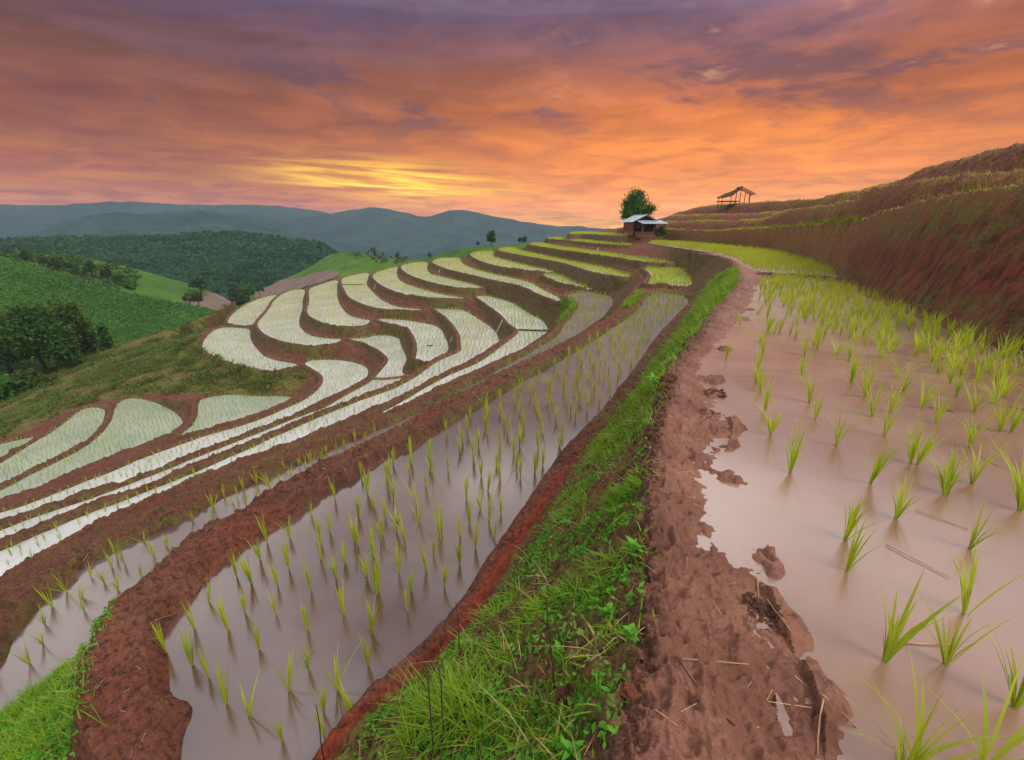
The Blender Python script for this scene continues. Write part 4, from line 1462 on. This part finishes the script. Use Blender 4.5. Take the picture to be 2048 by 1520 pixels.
def grid_rice(nm, sp, seed, keep=.06, jit=.13):
    p = pads[nm]
    g = np.random.default_rng(seed)
    P_ = p['poly']
    lo, hi = P_.min(0), P_.max(0)
    xs = np.arange(lo[0], hi[0], sp)
    ys = np.arange(lo[1], hi[1], sp * 1.05)
    X, Y = np.meshgrid(xs, ys)
    X = X + .05 * np.sin(Y * 3.1)
    q = np.stack([X.ravel(), Y.ravel()], 1) + g.normal(size=(X.size, 2)) * sp * jit
    d, ins = seg_dist(q[:, 0], q[:, 1], P_)
    q = q[ins & (d > keep)]
    zz = hgt(q[:, 0], q[:, 1])
    q = q[zz < p['z'] + .03]
    return q[g.random(len(q)) > .05]


cand = []                                       # (x, y, z, height, kind)


def add_c(q, z, h, kind):
    for a in q:
        cand.append((a[0], a[1], z, h * rng.uniform(.8, 1.18), kind))


nearp = at_z(NEAR, 0.0)[:, :2]
add_c(nearp, 0.0, .38, 0)
mainp = at_z(MAIN, -1.5)[:, :2]
ok = ~np.isnan(mainp[:, 0])
add_c(mainp, -1.5, .37, 1)
lowp = at_z(LOW, -2.9)[:, :2]
add_c(lowp, -2.9, .38, 2)


def far_from(q, ref, dmin):
    d = np.sqrt(((q[:, None, :] - ref[None]) ** 2).sum(2)).min(1)
    return q[d > dmin]


q = grid_rice('L0', .2, 1)
uv = project(np.c_[q, q[:, 0] * 0])[0]
# the crowded band along the foot of the bank and at the far end of the upper paddy
dbank = np.abs(seg_dist(q[:, 0], q[:, 1], foot1[:, :2], False)[0])
band = (dbank < np.interp(q[:, 1], [2, 6, 12, 25], [1.3, 1.7, 2.4, 4.5]))
thin = (uv[:, 1] < 740) & (rng.random(len(q)) < np.interp(uv[:, 1], [560, 640, 740], [.4, .14, .05]))
q1 = far_from(q[(band & (uv[:, 1] < 860) & (rng.random(len(q)) < .8)) | thin], nearp, .16)
add_c(q1, 0.0, .36, 0)
q = grid_rice('L1', .2, 2)
add_c(q, .01, .36, 3)
q = grid_rice('M', .29, 3)
uv = project(np.c_[q, q[:, 0] * 0 - 1.5])[0]
q = far_from(q[uv[:, 1] < 1090], mainp, .19)
add_c(q, -1.5, .37, 1)
q = grid_rice('B6', .29, 4)
uv = project(np.c_[q, q[:, 0] * 0 - 2.9])[0]
q = far_from(q[uv[:, 1] < 1200], lowp, .2)
add_c(q[rng.random(len(q)) < .9], -2.9, .34, 2)
for k, (nm, sp, h) in enumerate((('M2', .2, .36), ('A12', .24, .4), ('A11', .22, .38), ('A10', .22, .38), ('A9', .22, .36), ('A8', .25, .34), ('A8b', .23, .36), ('A7', .26, .34), ('A6', .27, .33), ('A5', .27, .33), ('A4', .28, .33), ('A3', .28, .32), ('A2', .28, .32), ('A1', .28, .32), ('A0', .28, .32),
                                ('B5', .26, .33), ('B4', .27, .33), ('B3', .28, .32), ('B2', .27, .32), ('B1', .27, .32), ('B0', .27, .32), ('C0', .26, .32), ('D0', .26, .32), ('E0', .26, .32))):
    q = grid_rice(nm, sp, 10 + k)
    add_c(q, pads[nm]['z'], h, 4 if nm[0] in 'A' and nm not in ('A12', 'A11', 'A10', 'A9', 'A8b') else (3 if nm in ('M2', 'A12', 'A11', 'A10', 'A9', 'A8b') else 4))
cand = np.array(cand)
uv, zc = project(cand[:, :3])
size = cand[:, 3] * F / zc
vis = (uv[:, 0] > -40) & (uv[:, 0] < 2088) & (uv[:, 1] < 1540) & (uv[:, 1] > 440)
idx = np.nonzero(vis)[0]
idx = idx[np.argsort(-size[idx])]
solo = idx[:300]
rest = np.setdiff1d(np.nonzero((uv[:, 0] > -500) & (uv[:, 0] < 2600))[0], solo)
PROTO = {}
for kind, (n_, sp, w_, dr0) in {0: (13, .15, .0078, .2), 1: (9, .09, .0095, .07), 2: (8, .12, .010, .10), 3: (8, .2, .009, .2), 4: (6, .18, .009, .12)}.items():
    PROTO[kind] = []
    for s_ in range(8):
        sp2 = sp * (2.6 if s_ == 7 else 1.6 if s_ == 6 else 1)
        dr = dr0 * (3.0 if s_ in (5, 7) else 1)
        v, f = clump(n_ + (s_ % 3), 1.0, sp2, w_ / .33, 100 + kind * 10 + s_, 5, dr)
        PROTO[kind].append((v, f))
LBL = {0: ('bright green rice seedling tuft standing in the muddy upper paddy beside the path', 'rice seedlings in the upper paddy'),
       1: ('thin upright rice seedling tuft standing in the large brown lower paddy', 'rice seedlings in the large lower paddy'),
       2: ('rice seedling tuft in the narrow muddy strip below the large paddy', 'rice seedlings in the narrow strip')}
meshes = {}
for kind in (0, 1, 2):
    meshes[kind] = []
    for v, f in PROTO[kind]:
        o = mesh_np('rice_seedling', v, f, M_RICE)
        meshes[kind].append(o.data)
        bpy.data.objects.remove(o)
for i in solo:
    x, y, z, h, kind = cand[i]
    kind = int(min(kind, 2)) if kind < 3 else 2
    lst = meshes[kind]
    o = bpy.data.objects.new('rice_seedling', lst[int(rng.integers(len(lst)))])
    C.objects.link(o)
    o.location = (x, y, z - .02)
    o.rotation_euler = (rng.normal() * .06, rng.normal() * .06, rng.uniform(0, 6.28))
    o.scale = (h * rng.uniform(.9, 1.15), h * rng.uniform(.9, 1.15), h)
    meta(o, LBL[kind][0], 'rice seedling', LBL[kind][1])
VV, FF, off = [], [], 0
for kind in range(5):
    for s_ in range(8):
        sel = rest[(cand[rest, 4] == kind)]
        sel = sel[(sel * 7 + 3) % 8 == s_]
        if len(sel) == 0:
            continue
        v, f = PROTO[kind][s_]
        if kind >= 3:                            # far tufts: fewer segments
            v, f = clump(6 if kind == 4 else 8, 1.0, .2 if kind == 3 else .17, .034, 300 + kind * 10 + s_, 2, .18)
        a_ = rng.uniform(0, 6.28, len(sel))
        ca, sa = np.cos(a_), np.sin(a_)
        h = cand[sel, 3]
        X = (v[None, :, 0] * ca[:, None] - v[None, :, 1] * sa[:, None]) * h[:, None] + cand[sel, 0][:, None]
        Y = (v[None, :, 0] * sa[:, None] + v[None, :, 1] * ca[:, None]) * h[:, None] + cand[sel, 1][:, None]
        Zz = v[None, :, 2] * h[:, None] + cand[sel, 2][:, None] - .02
        VV.append(np.stack([X, Y, Zz], -1).reshape(-1, 3))
        FF.append((f[None] + (np.arange(len(sel)) * len(v))[:, None, None] + off).reshape(-1, 4))
        off += len(sel) * len(v)
o = mesh_np('rice_crop', np.vstack(VV), np.vstack(FF), M_RICEFAR)
meta(o, kind='stuff')
print('rice', len(cand), 'solo', len(solo))

# ------------------------------------------------------------------ grass
def blades(pts, h, width, seed, lean=.5, segs=3, down=None):
    g = np.random.default_rng(seed)
    n = len(pts)
    az_ = g.uniform(0, 2 * math.pi, n)
    d = np.stack([np.cos(az_), np.sin(az_), 0 * az_], 1)
    side = np.stack([-d[:, 1], d[:, 0], 0 * az_], 1)
    hh = np.broadcast_to(h, n) * g.uniform(.45, 1.25, n)
    ln = np.abs(g.normal(size=n)) * lean + .08
    w = np.broadcast_to(width, n) * g.uniform(.7, 1.3, n)
    rows = []
    for i in range(segs + 1):
        t_ = i / segs
        p = pts + d * (hh * ln * (t_ * .6 + t_ ** 2.2 * .9))[:, None]
        p = p + np.stack([0 * hh, 0 * hh, hh * (t_ - .28 * ln * t_ ** 2)], 1)
        if down is not None:
            p = p + np.stack([0 * hh, 0 * hh, -hh * down * t_ ** 1.5], 1)
        ww = (w * (1 - t_ ** 1.8) * .5 + .0003)[:, None]
        rows += [p - side * ww, p + side * ww]
    V = np.stack(rows, 1)                        # n, 2(segs+1), 3
    f = np.array([(2 * i, 2 * i + 1, 2 * i + 3, 2 * i + 2) for i in range(segs)])
    Fq = (f[None] + (np.arange(n) * 2 * (segs + 1))[:, None, None]).reshape(-1, 4)
    return V.reshape(-1, 3), Fq


UVG, ZCG = project(np.stack([GX, GY, Z], -1))


def scatter_px(s, n, seed, clump_n=None, rad=.12, wl=.5, thr=-.15, exclude_water=True):
    """points on the ground inside a traced outline, even in ground area, gathered in patches"""
    g = np.random.default_rng(seed)
    _, ins = seg_dist(UVG[..., 0], UVG[..., 1], chaikin(T(s), True, 2))
    m = ins & (ZCG > .2)
    if exclude_water:
        m &= owner < 0
    ii, jj = np.nonzero(m)
    if len(ii) == 0:
        return np.empty((0, 3))
    area = RR[ii] ** 2
    w = area / area.sum()
    # keep patchy
    pn = fbm(GX[ii, jj] + 31, GY[ii, jj] - 12, wl, 3)
    w = w * np.clip((pn - thr) * 3.5, 0, 1)
    w /= w.sum()
    k = g.choice(len(ii), n, p=w)
    x = GX[ii[k], jj[k]]
    y = GY[ii[k], jj[k]]
    if clump_n:
        x = np.repeat(x, clump_n) + g.normal(size=n * clump_n) * rad * .5
        y = np.repeat(y, clump_n) + g.normal(size=n * clump_n) * rad * .5
    else:
        x = x + g.normal(size=n) * RR[ii[k]] * dl
        y = y + g.normal(size=n) * RR[ii[k]] * dl
    return np.stack([x, y, hgt(x, y) - .004], 1)


GB = "p 620,1700 720,1450 820,1375 910,1290 1000,1200 1045,1110 1110,1020 1165,925 1235,835 1300,745 1345,685 1395,615 1425,565 1462,540 1474,552 1458,580 1420,620 1378,680 1330,740 1312,800 1286,880 1282,1100 1270,1250 1245,1400 1200,1520 1150,1700"
S1 = scatter_px(GB, 5200, 11, 7, .065, .26, .03)
S2 = scatter_px("p 1140,940 1235,835 1300,745 1345,685 1395,615 1425,565 1462,540 1474,552 1458,580 1420,620 1378,680 1330,740 1312,800 1286,880 1270,950", 2600, 12, 7, .12, .6, -.3)
S3 = scatter_px("p 700,1600 760,1470 880,1370 960,1390 1010,1450 1000,1600", 110, 13, 8, .05, .3, .0)
S4 = scatter_px("p -40,1700 -40,1390 60,1330 140,1270 200,1215 232,1205 215,1250 180,1300 165,1360 152,1430 150,1520 150,1700", 620, 14, 7, .09, .3, -.05)
hs = np.interp(np.hypot(S2[:, 0], S2[:, 1]), [3, 8, 20], [.07, .14, .24])
parts = [blades(S1, .042, .0078, 1, 1.1), blades(S2, hs, np.interp(np.hypot(S2[:, 0], S2[:, 1]), [3, 8, 20], [.007, .015, .026]), 2, .6), blades(S3, .14, .006, 3, .6, 4), blades(S4, .085, .0085, 4, .8, 4)]
V, Fc, o_ = [], [], 0
for v, f in parts:
    V.append(v); Fc.append(f + o_ if f.shape[1] == 4 else f); o_ += len(v)
o = mesh_np('bank_grass', np.vstack(V), np.vstack(Fc), M_GRASS)
meta(o, kind='stuff')
DG = np.vstack([scatter_px(GB, 420, 17, 4, .06, .4, -.1), scatter_px("p -40,1700 -40,1390 60,1330 140,1270 200,1215 232,1205 180,1300 152,1430 150,1700", 90, 18, 4, .06, .4, -.2)])
v, f = blades(DG, .07, .0045, 19, 1.1, 3)
o = mesh_np('dry_grass', v, f, M_DRY)
meta(o, kind='stuff')
# small round leaved ground weeds between the grass
W1 = scatter_px(GB, 4200, 21, 6, .045, .22, -.05)
W2 = scatter_px("p -40,1700 -40,1390 60,1330 140,1270 200,1215 232,1205 215,1250 180,1300 165,1360 152,1430 150,1520 150,1700", 1500, 22, 6, .06, .35, -.3)
pw = np.vstack([W1, W2])
pw[:, 2] += rng.uniform(.005, .045, len(pw))
v, f = leaf_cloud(pw, .015, 9, .0)
o = mesh_np('ground_weeds', v, f, M_WEED)
meta(o, kind='stuff')
# scrub on the spur, tufts on the right bank and odd tufts along the earth walls
SP = scatter_px(SPUR, 5200, 31, 5, .28, 1.6, -.05)
v1, f1 = blades(SP, .32, .05, 5, .8, 2)
SPL = scatter_px(SPUR, 2600, 32, 6, .3, 1.2, .0)
SPL[:, 2] += rng.uniform(.02, .3, len(SPL))
v2, f2 = leaf_cloud(SPL, .085, 8, .3)
M_SCRUB = leaf_material('scrub leaf', lin(66, 98, 28), lin(100, 132, 44), .35, .35, .6, lin(122, 98, 70))
o = mesh_np('spur_scrub', np.vstack([v1, v2]), np.vstack([f1, f2 + len(v1)]), M_SCRUB)
meta(o, kind='stuff')
RBP = scatter_px("p 1690,446 1760,425 1850,403 1960,382 2048,364 2300,332 2300,520 2048,510 1960,530 1880,490 1800,500 1720,480", 2600, 33, 7, .16, .8, -.06)
v1, f1 = blades(RBP, .22, .012, 6, .8, 3, .9)
RBT = scatter_px("p 1740,425 1800,400 1850,385 1960,366 2048,348 2100,345 2100,365 2048,372 1960,392 1850,410 1780,428", 260, 34, 9, .1, .9, -.1, False)
v2, f2 = blades(RBT, .3, .010, 7, .5, 3)
RBS = scatter_px("p 1450,462 1560,455 1640,449 1713,441 1720,448 1640,458 1530,465 1450,468", 500, 35, 7, .2, .9, -.3, False)
v3, f3 = blades(RBS, .28, .03, 8, .5, 3)
RB4 = scatter_px("p 1320,470 1400,470 1600,470 1700,452 1760,430 1850,404 1960,384 2048,366 2048,640 1900,590 1750,520 1600,490 1320,480", 900, 36, 5, .14, 1.3, .08)
v4, f4 = blades(RB4, .15, .012, 9, .9, 3, .8)
RB5 = scatter_px("p 1340,455 1396,415 1640,400 1800,364 1857,338 2048,285 2048,345 1880,370 1713,430 1560,450", 420, 37, 6, .2, 1.5, .08)
v5, f5 = blades(RB5, .22, .022, 10, .8, 3, .5)
def along(p3, n, seed, spread=.12):
    g = np.random.default_rng(seed)
    L = np.r_[0, np.cumsum(np.linalg.norm(np.diff(p3[:, :2], axis=0), axis=1))]
    t_ = g.uniform(0, L[-1], n)
    t_ = t_[vnoise(t_ / 1.7, t_ * 0 + seed) > -.22]
    x = np.interp(t_, L, p3[:, 0]) + g.normal(size=len(t_)) * spread
    y = np.interp(t_, L, p3[:, 1]) + g.normal(size=len(t_)) * spread
    return np.stack([x, y, hgt(x, y) - .01], 1)


CG = np.vstack([along(cr1[np.hypot(cr1[:, 0], cr1[:, 1]) > 9], 3000, 61), along(cr2, 5200, 62, .2), along(cr3, 3200, 63, .25), along(cr4, 3000, 64, .25)])
rg = np.hypot(CG[:, 0], CG[:, 1])
v6, f6 = blades(CG, np.interp(rg, [8, 20, 50], [.08, .10, .17]), np.interp(rg, [8, 20, 50], [.008, .015, .035]), 15, .7, 2)
o = mesh_np('ledge_grass', v6, f6, M_RICEFAR)
meta(o, kind='stuff')
off_ = np.cumsum([0] + [len(q) for q in (v1, v2, v3, v4, v5)])
M_TUFT = leaf_material('bank tuft', lin(116, 128, 22), lin(160, 158, 38), .8, .4, .6, lin(120, 96, 54))
o = mesh_np('hill_grass', np.vstack([v1, v2, v3, v4, v5]), np.vstack([f + a for f, a in zip((f1, f2, f3, f4, f5), off_)]), M_TUFT)
meta(o, kind='stuff')
BT = scatter_px("p 500,905 760,790 900,720 1010,690 1130,610 1180,570 1300,560 1420,560 1300,690 1120,760 900,860 640,1000 300,1170 200,1250 60,1230 300,1060", 420, 38, 6, .1, .9, .06)
v1, f1 = blades(BT, .09, .008, 11, .7, 3)
GP = scatter_px("c3 1090,570 1160,570 1200,600 1150,660 1090,710 1060,740 1070,660", 160, 39, 8, .16, .8, -.5)
v2, f2 = blades(GP, .24, .03, 12, .6, 3)
GP2 = scatter_px("c3 1500,640 1560,560 1600,520 1640,530 1600,580 1540,640", 90, 40, 8, .14, .8, -.5)
v3, f3 = blades(GP2, .2, .025, 13, .6, 3)
RG = scatter_px("c3 180,330 450,250 640,236 820,205 1000,170 1150,130 1500,150 1820,330 1560,440 1330,510 1090,600 900,560 600,470 300,480 180,420", 1500, 42, 5, .16, 2.2, .0)
HG = scatter_px("c1 500,735 700,765 900,760 880,740 700,740 510,720", 160, 41, 6, .2, 2, -.6, False)
v4, f4 = blades(HG, .2, .04, 14, .6, 3)
vg, fg = blades(RG, .15, .028, 16, .8, 2, .4)
o = mesh_np('riser_grass', vg, fg, M_TUFT)
meta(o, kind='stuff')
off_ = np.cumsum([0] + [len(q) for q in (v1, v2, v3, v4)])
o = mesh_np('terrace_tufts', np.vstack([v1, v2, v3, v4]), np.vstack([f + a for f, a in zip((f1, f2, f3, f4), off_)]), M_GRASS)
meta(o, kind='stuff')

# ------------------------------------------------------------------ single weeds on the near bank
def gpt(u, v, guess=-.5):
    """where the pixel ray meets the ground"""
    d = rays(np.array([u, v], float))
    t_ = np.linspace(.8, 30, 6000)
    x, y, z = d[0] * t_, d[1] * t_, H + d[2] * t_
    k = np.argmax(z < hgt(x, y))
    return np.array([x[k], y[k], hgt(x[k:k + 1], y[k:k + 1])[0]])


def leaf_shape(L, Wl, seed, serr=0):
    """a folded pointed leaf lying along +x"""
    n = 6
    V, Fq = [], []
    for i in range(n + 1):
        t_ = i / n
        w = Wl * math.sin(math.pi * (t_ ** .75)) * (1 - .15 * t_) + .0004
        z = .25 * L * t_ * (1 - t_) - .22 * L * t_ ** 2
        V += [(L * t_, -w, z + .3 * w), (L * t_, 0, z), (L * t_, w, z + .3 * w)]
    for i in range(n):
        a = 3 * i
        Fq += [(a, a + 1, a + 4, a + 3), (a + 1, a + 2, a + 5, a + 4)]
    return np.array(V), np.array(Fq)


def broad_weed(label, u, v, h, nl, L, Wl, seed, group=None):
    g = np.random.default_rng(seed)
    base = gpt(u, v)
    root = empty('leafy_weed', base)
    meta(root, label, 'weed', group)
    b = MB()
    top = np.array([g.normal() * .02, g.normal() * .02, h])
    b.tube([(0, 0, -.02), top * .5 + [.004, 0, 0], top], [.0035, .003, .002], 5)
    b.build('stem', M_WEED, root)
    V, Fq, o_ = [], [], 0
    for k in range(nl):
        t_ = .35 + .65 * (k + .5) / nl
        az_ = k * 2.4 + g.normal() * .3
        el_ = .15 + .6 * t_ + g.normal() * .15
        lv, lf = leaf_shape(L * g.uniform(.75, 1.15), Wl * g.uniform(.85, 1.15), k)
        ce, se = math.cos(el_), math.sin(el_)
        lv = np.stack([lv[:, 0] * ce - lv[:, 2] * se, lv[:, 1], lv[:, 0] * se + lv[:, 2] * ce], 1)
        ca, sa = math.cos(az_), math.sin(az_)
        lv = np.stack([lv[:, 0] * ca - lv[:, 1] * sa, lv[:, 0] * sa + lv[:, 1] * ca, lv[:, 2]], 1) + top * t_
        lo = mesh_np('leaf', lv, lf, M_WEED, root, True)
    return root


broad_weed('broad leaved weed with pointed leaves at the edge of the path, beside the upper paddy', 1262, 1128, .10, 11, .058, .013, 1)
broad_weed('round leaved creeping weed on the dark clods at the path edge', 1255, 1285, .07, 8, .042, .016, 2)
broad_weed('upright pale green weed at the bottom of the picture below the clods', 1118, 1508, .09, 11, .048, .012, 3)
broad_weed('small star shaped weed high on the grassy bank', 1134, 1056, .05, 7, .05, .010, 4)
broad_weed('lobed weed in the long grass at the lower left of the bank', 985, 1395, .06, 8, .042, .013, 5)
broad_weed('low lobed weed in the middle of the grassy bank', 1110, 1335, .07, 8, .042, .014, 6)
broad_weed('leafy weed under the arching grass near the path edge', 1215, 1245, .07, 9, .04, .013, 7)
broad_weed('small bright weed left of the path where the grass begins to thin', 1310, 775, .12, 8, .09, .02, 8)

# dead dark stalks standing on the bank
for k, (lab, ua, va, ub, vb, dz) in enumerate((
        ('tall dark dead stalk at the lower left of the bank', 868, 1516, 853, 1328, .30),
        ('dark dead stalk right beside the tallest one on the bank', 893, 1480, 876, 1322, .26),
        ('thin dark stalk leaning over the red edge of the large paddy', 925, 1330, 912, 1205, .24),
        ('dark stalk in the middle of the grassy bank', 1110, 1380, 1092, 1195, .30),
        ('thin bent stalk right of the middle one on the bank', 1130, 1300, 1108, 1240, .16),
        ('short dark stalk at the bottom edge of the bank', 648, 1530, 632, 1410, .2),
        ('dark stalk near the path edge above the lobed weeds', 1210, 1215, 1196, 1160, .12))):
    A_ = gpt(ua, min(va, 1519))
    B_ = at_r(np.array([ub, vb], float), np.hypot(A_[0], A_[1]) + .03)
    stick('dead_stalk', lab, 'stalk', A_ - np.array([0, 0, .02]), B_, .0035, M_DARKSTEM, 'dead stalks on the bank', 5)

# straw and twigs lying about
STR = [('pale broken reed lying across the water edge by the mud', 1520, 1165, 1582, 1203), ('upright pale reed stub at the mud edge', 1514, 1160, 1516, 1200), ('long thin pale straw lying on the mud and water edge', 1533, 1200, 1580, 1270),
       ('long pale straw reaching into the upper paddy at the bottom', 1642, 1392, 1768, 1518), ('pale straw standing near the bottom mud edge', 1645, 1405, 1633, 1515), ('straw lying flat between two seedlings near the bottom right', 1768, 1323, 1890, 1331),
       ('green stalk floating in the middle of the upper paddy', 1760, 1122, 1885, 1192), ('floating green stalk left of the right edge seedling', 1820, 1052, 1925, 1092), ('pale straw on the path near the bottom', 1362, 1324, 1497, 1332), ('dark twig on the path below the pale straw', 1350, 1318, 1392, 1375),
       ('thin twig crossing the lower path', 1392, 1405, 1470, 1455), ('twig on the upper path left of the mud spit', 1290, 930, 1330, 947), ('dry stem across the grassy bank below the clods', 1105, 1428, 1228, 1416), ('long dry stem over the lower bank grass', 1140, 1330, 1240, 1372),
       ('dry stem leaning on the red paddy edge', 960, 1210, 1040, 1160), ('dark stick lying on the far narrow strip bank', 175, 1268, 155, 1262), ('pale stick on the bund of the large paddy', 310, 1244, 352, 1230), ('thin twig on the bund at the lower left', 165, 1460, 235, 1425),
       ('dark twig lying along the narrow strip edge', 160, 1275, 238, 1190), ('pale straw at the right edge of the upper paddy', 1990, 962, 1950, 938), ('pale straw by the dark reflection', 1900, 845, 1850, 836)]
for lab, ua, va, ub, vb in STR:
    A_, B_ = gpt(ua, min(va, 1519)), gpt(ub, min(vb, 1519))
    for q_ in (A_, B_):
        q_[2] = max(q_[2], 0.0 if q_[0] > 1.0 + q_[1] * .3 else q_[2]) + .008
    stick('straw', lab, 'straw', A_, B_, .0028 if A_[1] < 3 else .004, M_DRY if ('dark' not in lab and 'twig' not in lab) else M_DARKSTEM, 'straws and twigs lying about', 5)

M_CLOD = plain_material('wet clod', lin(62, 38, 30), lin(104, 66, 50), 60, .8, .5, .004)
# crumbled clods along the path edge
def clods(name, s, n, r0, r1, seed, mat, wl=.3, thr=-.1):
    pts = scatter_px(s, n, seed, None, .1, wl, thr, False)
    g = np.random.default_rng(seed)
    ico = bpy.data.meshes.new('tmp')
    bm = bmesh.new()
    bmesh.ops.create_icosphere(bm, subdivisions=2, radius=1)
    bm.to_mesh(ico)
    bm.free()
    n_v = len(ico.vertices)
    v0 = np.empty(n_v * 3, np.float32)
    ico.vertices.foreach_get('co', v0)
    v0 = v0.reshape(-1, 3)
    f0 = np.array([tuple(p.vertices) for p in ico.polygons])
    bpy.data.meshes.remove(ico)
    r = r0 * (r1 / r0) ** (g.random(len(pts)) ** 2.2)
    V = []
    for k in range(len(pts)):
        dis = 1 + .35 * np.sin(v0 @ g.normal(size=3) * 3 + k) + .25 * np.sin(v0 @ g.normal(size=3) * 6)
        V.append(v0 * dis[:, None] * r[k] * np.array([1, g.uniform(.7, 1.2), g.uniform(.5, .8)]) + pts[k] + [0, 0, r[k] * .15])
    o = mesh_np(name, np.vstack(V), (f0[None] + (np.arange(len(pts)) * n_v)[:, None, None]).reshape(-1, 3), mat)
    meta(o, kind='stuff')


clods('crumbled_clods', "p 1225,1520 1262,1400 1275,1250 1280,1100 1280,950 1290,880 1318,800 1335,740 1345,745 1325,830 1310,900 1310,1000 1305,1150 1300,1280 1290,1400 1330,1520", 3200, .004, .026, 51, M_CLOD, .3, -.25)
clods('path_crumbs', "p 1290,1520 1300,1280 1300,1000 1310,880 1340,760 1400,680 1450,610 1480,560 1500,565 1490,620 1430,690 1400,760 1440,840 1420,930 1410,1000 1440,1110 1500,1150 1560,1260 1640,1420 1640,1520", 1500, .002, .011, 55, M_CLOD, .35, -.05)
clods('bund_clods', "p 500,985 620,940 780,870 900,800 1050,722 1190,655 1240,640 1100,735 985,790 880,855 745,930 640,990 474,1100 400,1170 345,1240 320,1320 345,1450 330,1520 150,1520 165,1360 210,1250 330,1130", 2200, .004, .028, 52, M_SOIL, .5, -.15)
clods('mud_spit_clods', "p 1400,800 1440,770 1470,830 1470,900 1430,930 1500,960 1500,985 1440,960 1400,1000 1380,900", 420, .004, .024, 53, M_CLOD, .2, -.2)
clods('mud_edge_clods', "p 1480,1180 1530,1205 1580,1270 1610,1340 1640,1430 1600,1440 1560,1340 1510,1260", 420, .003, .016, 54, M_CLOD, .2, -.2)

LIT = np.vstack([scatter_px("p 500,985 620,940 780,870 900,800 1050,722 1190,655 1240,640 1100,735 985,790 880,855 745,930 640,990 474,1100 400,1170 345,1240 320,1320 345,1450 330,1520 150,1520 165,1360 210,1250 330,1130", 700, 71, None, .1, .6, -.2),
                 scatter_px("p 1225,1520 1275,1250 1285,1000 1320,800 1480,560 1500,565 1430,690 1440,840 1410,1000 1500,1150 1640,1420 1640,1520", 130, 72, None, .1, .5, -.2),
                 scatter_px(GB, 700, 73, None, .1, .5, -.2),
                 scatter_px("p 0,1180 200,1040 430,1000 560,930 700,900 850,810 870,800 640,900 480,960 250,1080 100,1160 0,1250", 400, 74, None, .1, .6, -.2)])
gl = np.random.default_rng(75)
al = gl.uniform(0, 6.28, len(LIT))
ll = gl.uniform(.02, .09, len(LIT)) * np.where(gl.random(len(LIT)) < .1, 1.8, 1)
dv = np.stack([np.cos(al), np.sin(al), gl.normal(size=len(LIT)) * .12], 1) * ll[:, None] * .5
sv = np.stack([-np.sin(al), np.cos(al), 0 * al], 1) * gl.uniform(.0008, .0018, len(LIT))[:, None]
up_ = np.array([0, 0, .006])
V = np.stack([LIT - dv - sv, LIT - dv + sv, LIT + dv + sv, LIT + dv - sv], 1) + up_
V[:, :, 2] = np.maximum(V[:, :, 2], hgt(V[:, :, 0], V[:, :, 1]) + .004)
o = mesh_np('straw_litter', V.reshape(-1, 3), np.arange(4 * len(LIT)).reshape(-1, 4), M_DRY)
meta(o, kind='stuff')

# two lumps of earth on the bank edge
for lab, u_, v_, r_ in (('pale crumbly lump of earth on the edge of the path at the bottom', 1255, 1392, .035), ('dark rounded lump of earth among the bank grass', 1128, 1398, .032)):
    bm = bmesh.new()
    bmesh.ops.create_icosphere(bm, subdivisions=4, radius=1)
    for v in bm.verts:
        c = v.co
        d_ = 1 + .22 * math.sin(c.x * 4 + 1) * math.sin(c.y * 5) + .12 * math.sin(c.z * 11 + c.x * 7) + .06 * math.sin(c.x * 23 + c.y * 19)
        v.co = c * d_ * r_
        v.co.z *= .8
    me = bpy.data.meshes.new('earth_lump')
    bm.to_mesh(me)
    bm.free()
    for p in me.polygons:
        p.use_smooth = True
    me.materials.append(M_SOIL)
    o = bpy.data.objects.new('earth_lump', me)
    C.objects.link(o)
    q_ = gpt(u_, v_)
    o.location = (q_[0], q_[1], q_[2] + r_ * .4)
    meta(o, lab, 'earth lump')

# ------------------------------------------------------------------ the hazy air
hz = MB()
hz.box((0, 0, -2.0), (4900, 4900, 174.0))
hm = bpy.data.materials.new('hazy air')
hm.use_nodes = True
ht = NT(hm.node_tree)
ht.n.clear()
ho = ht.new('ShaderNodeOutputMaterial')
hv = ht.new('ShaderNodeVolumePrincipled')
hv.inputs['Color'].default_value = (.36, .47, .60, 1)
hv.inputs['Density'].default_value = HAZE_D
ht.l.new(hv.outputs[0], ho.inputs['Volume'])
hz_o = hz.build('haze', hm)
meta(hz_o, kind='stuff')
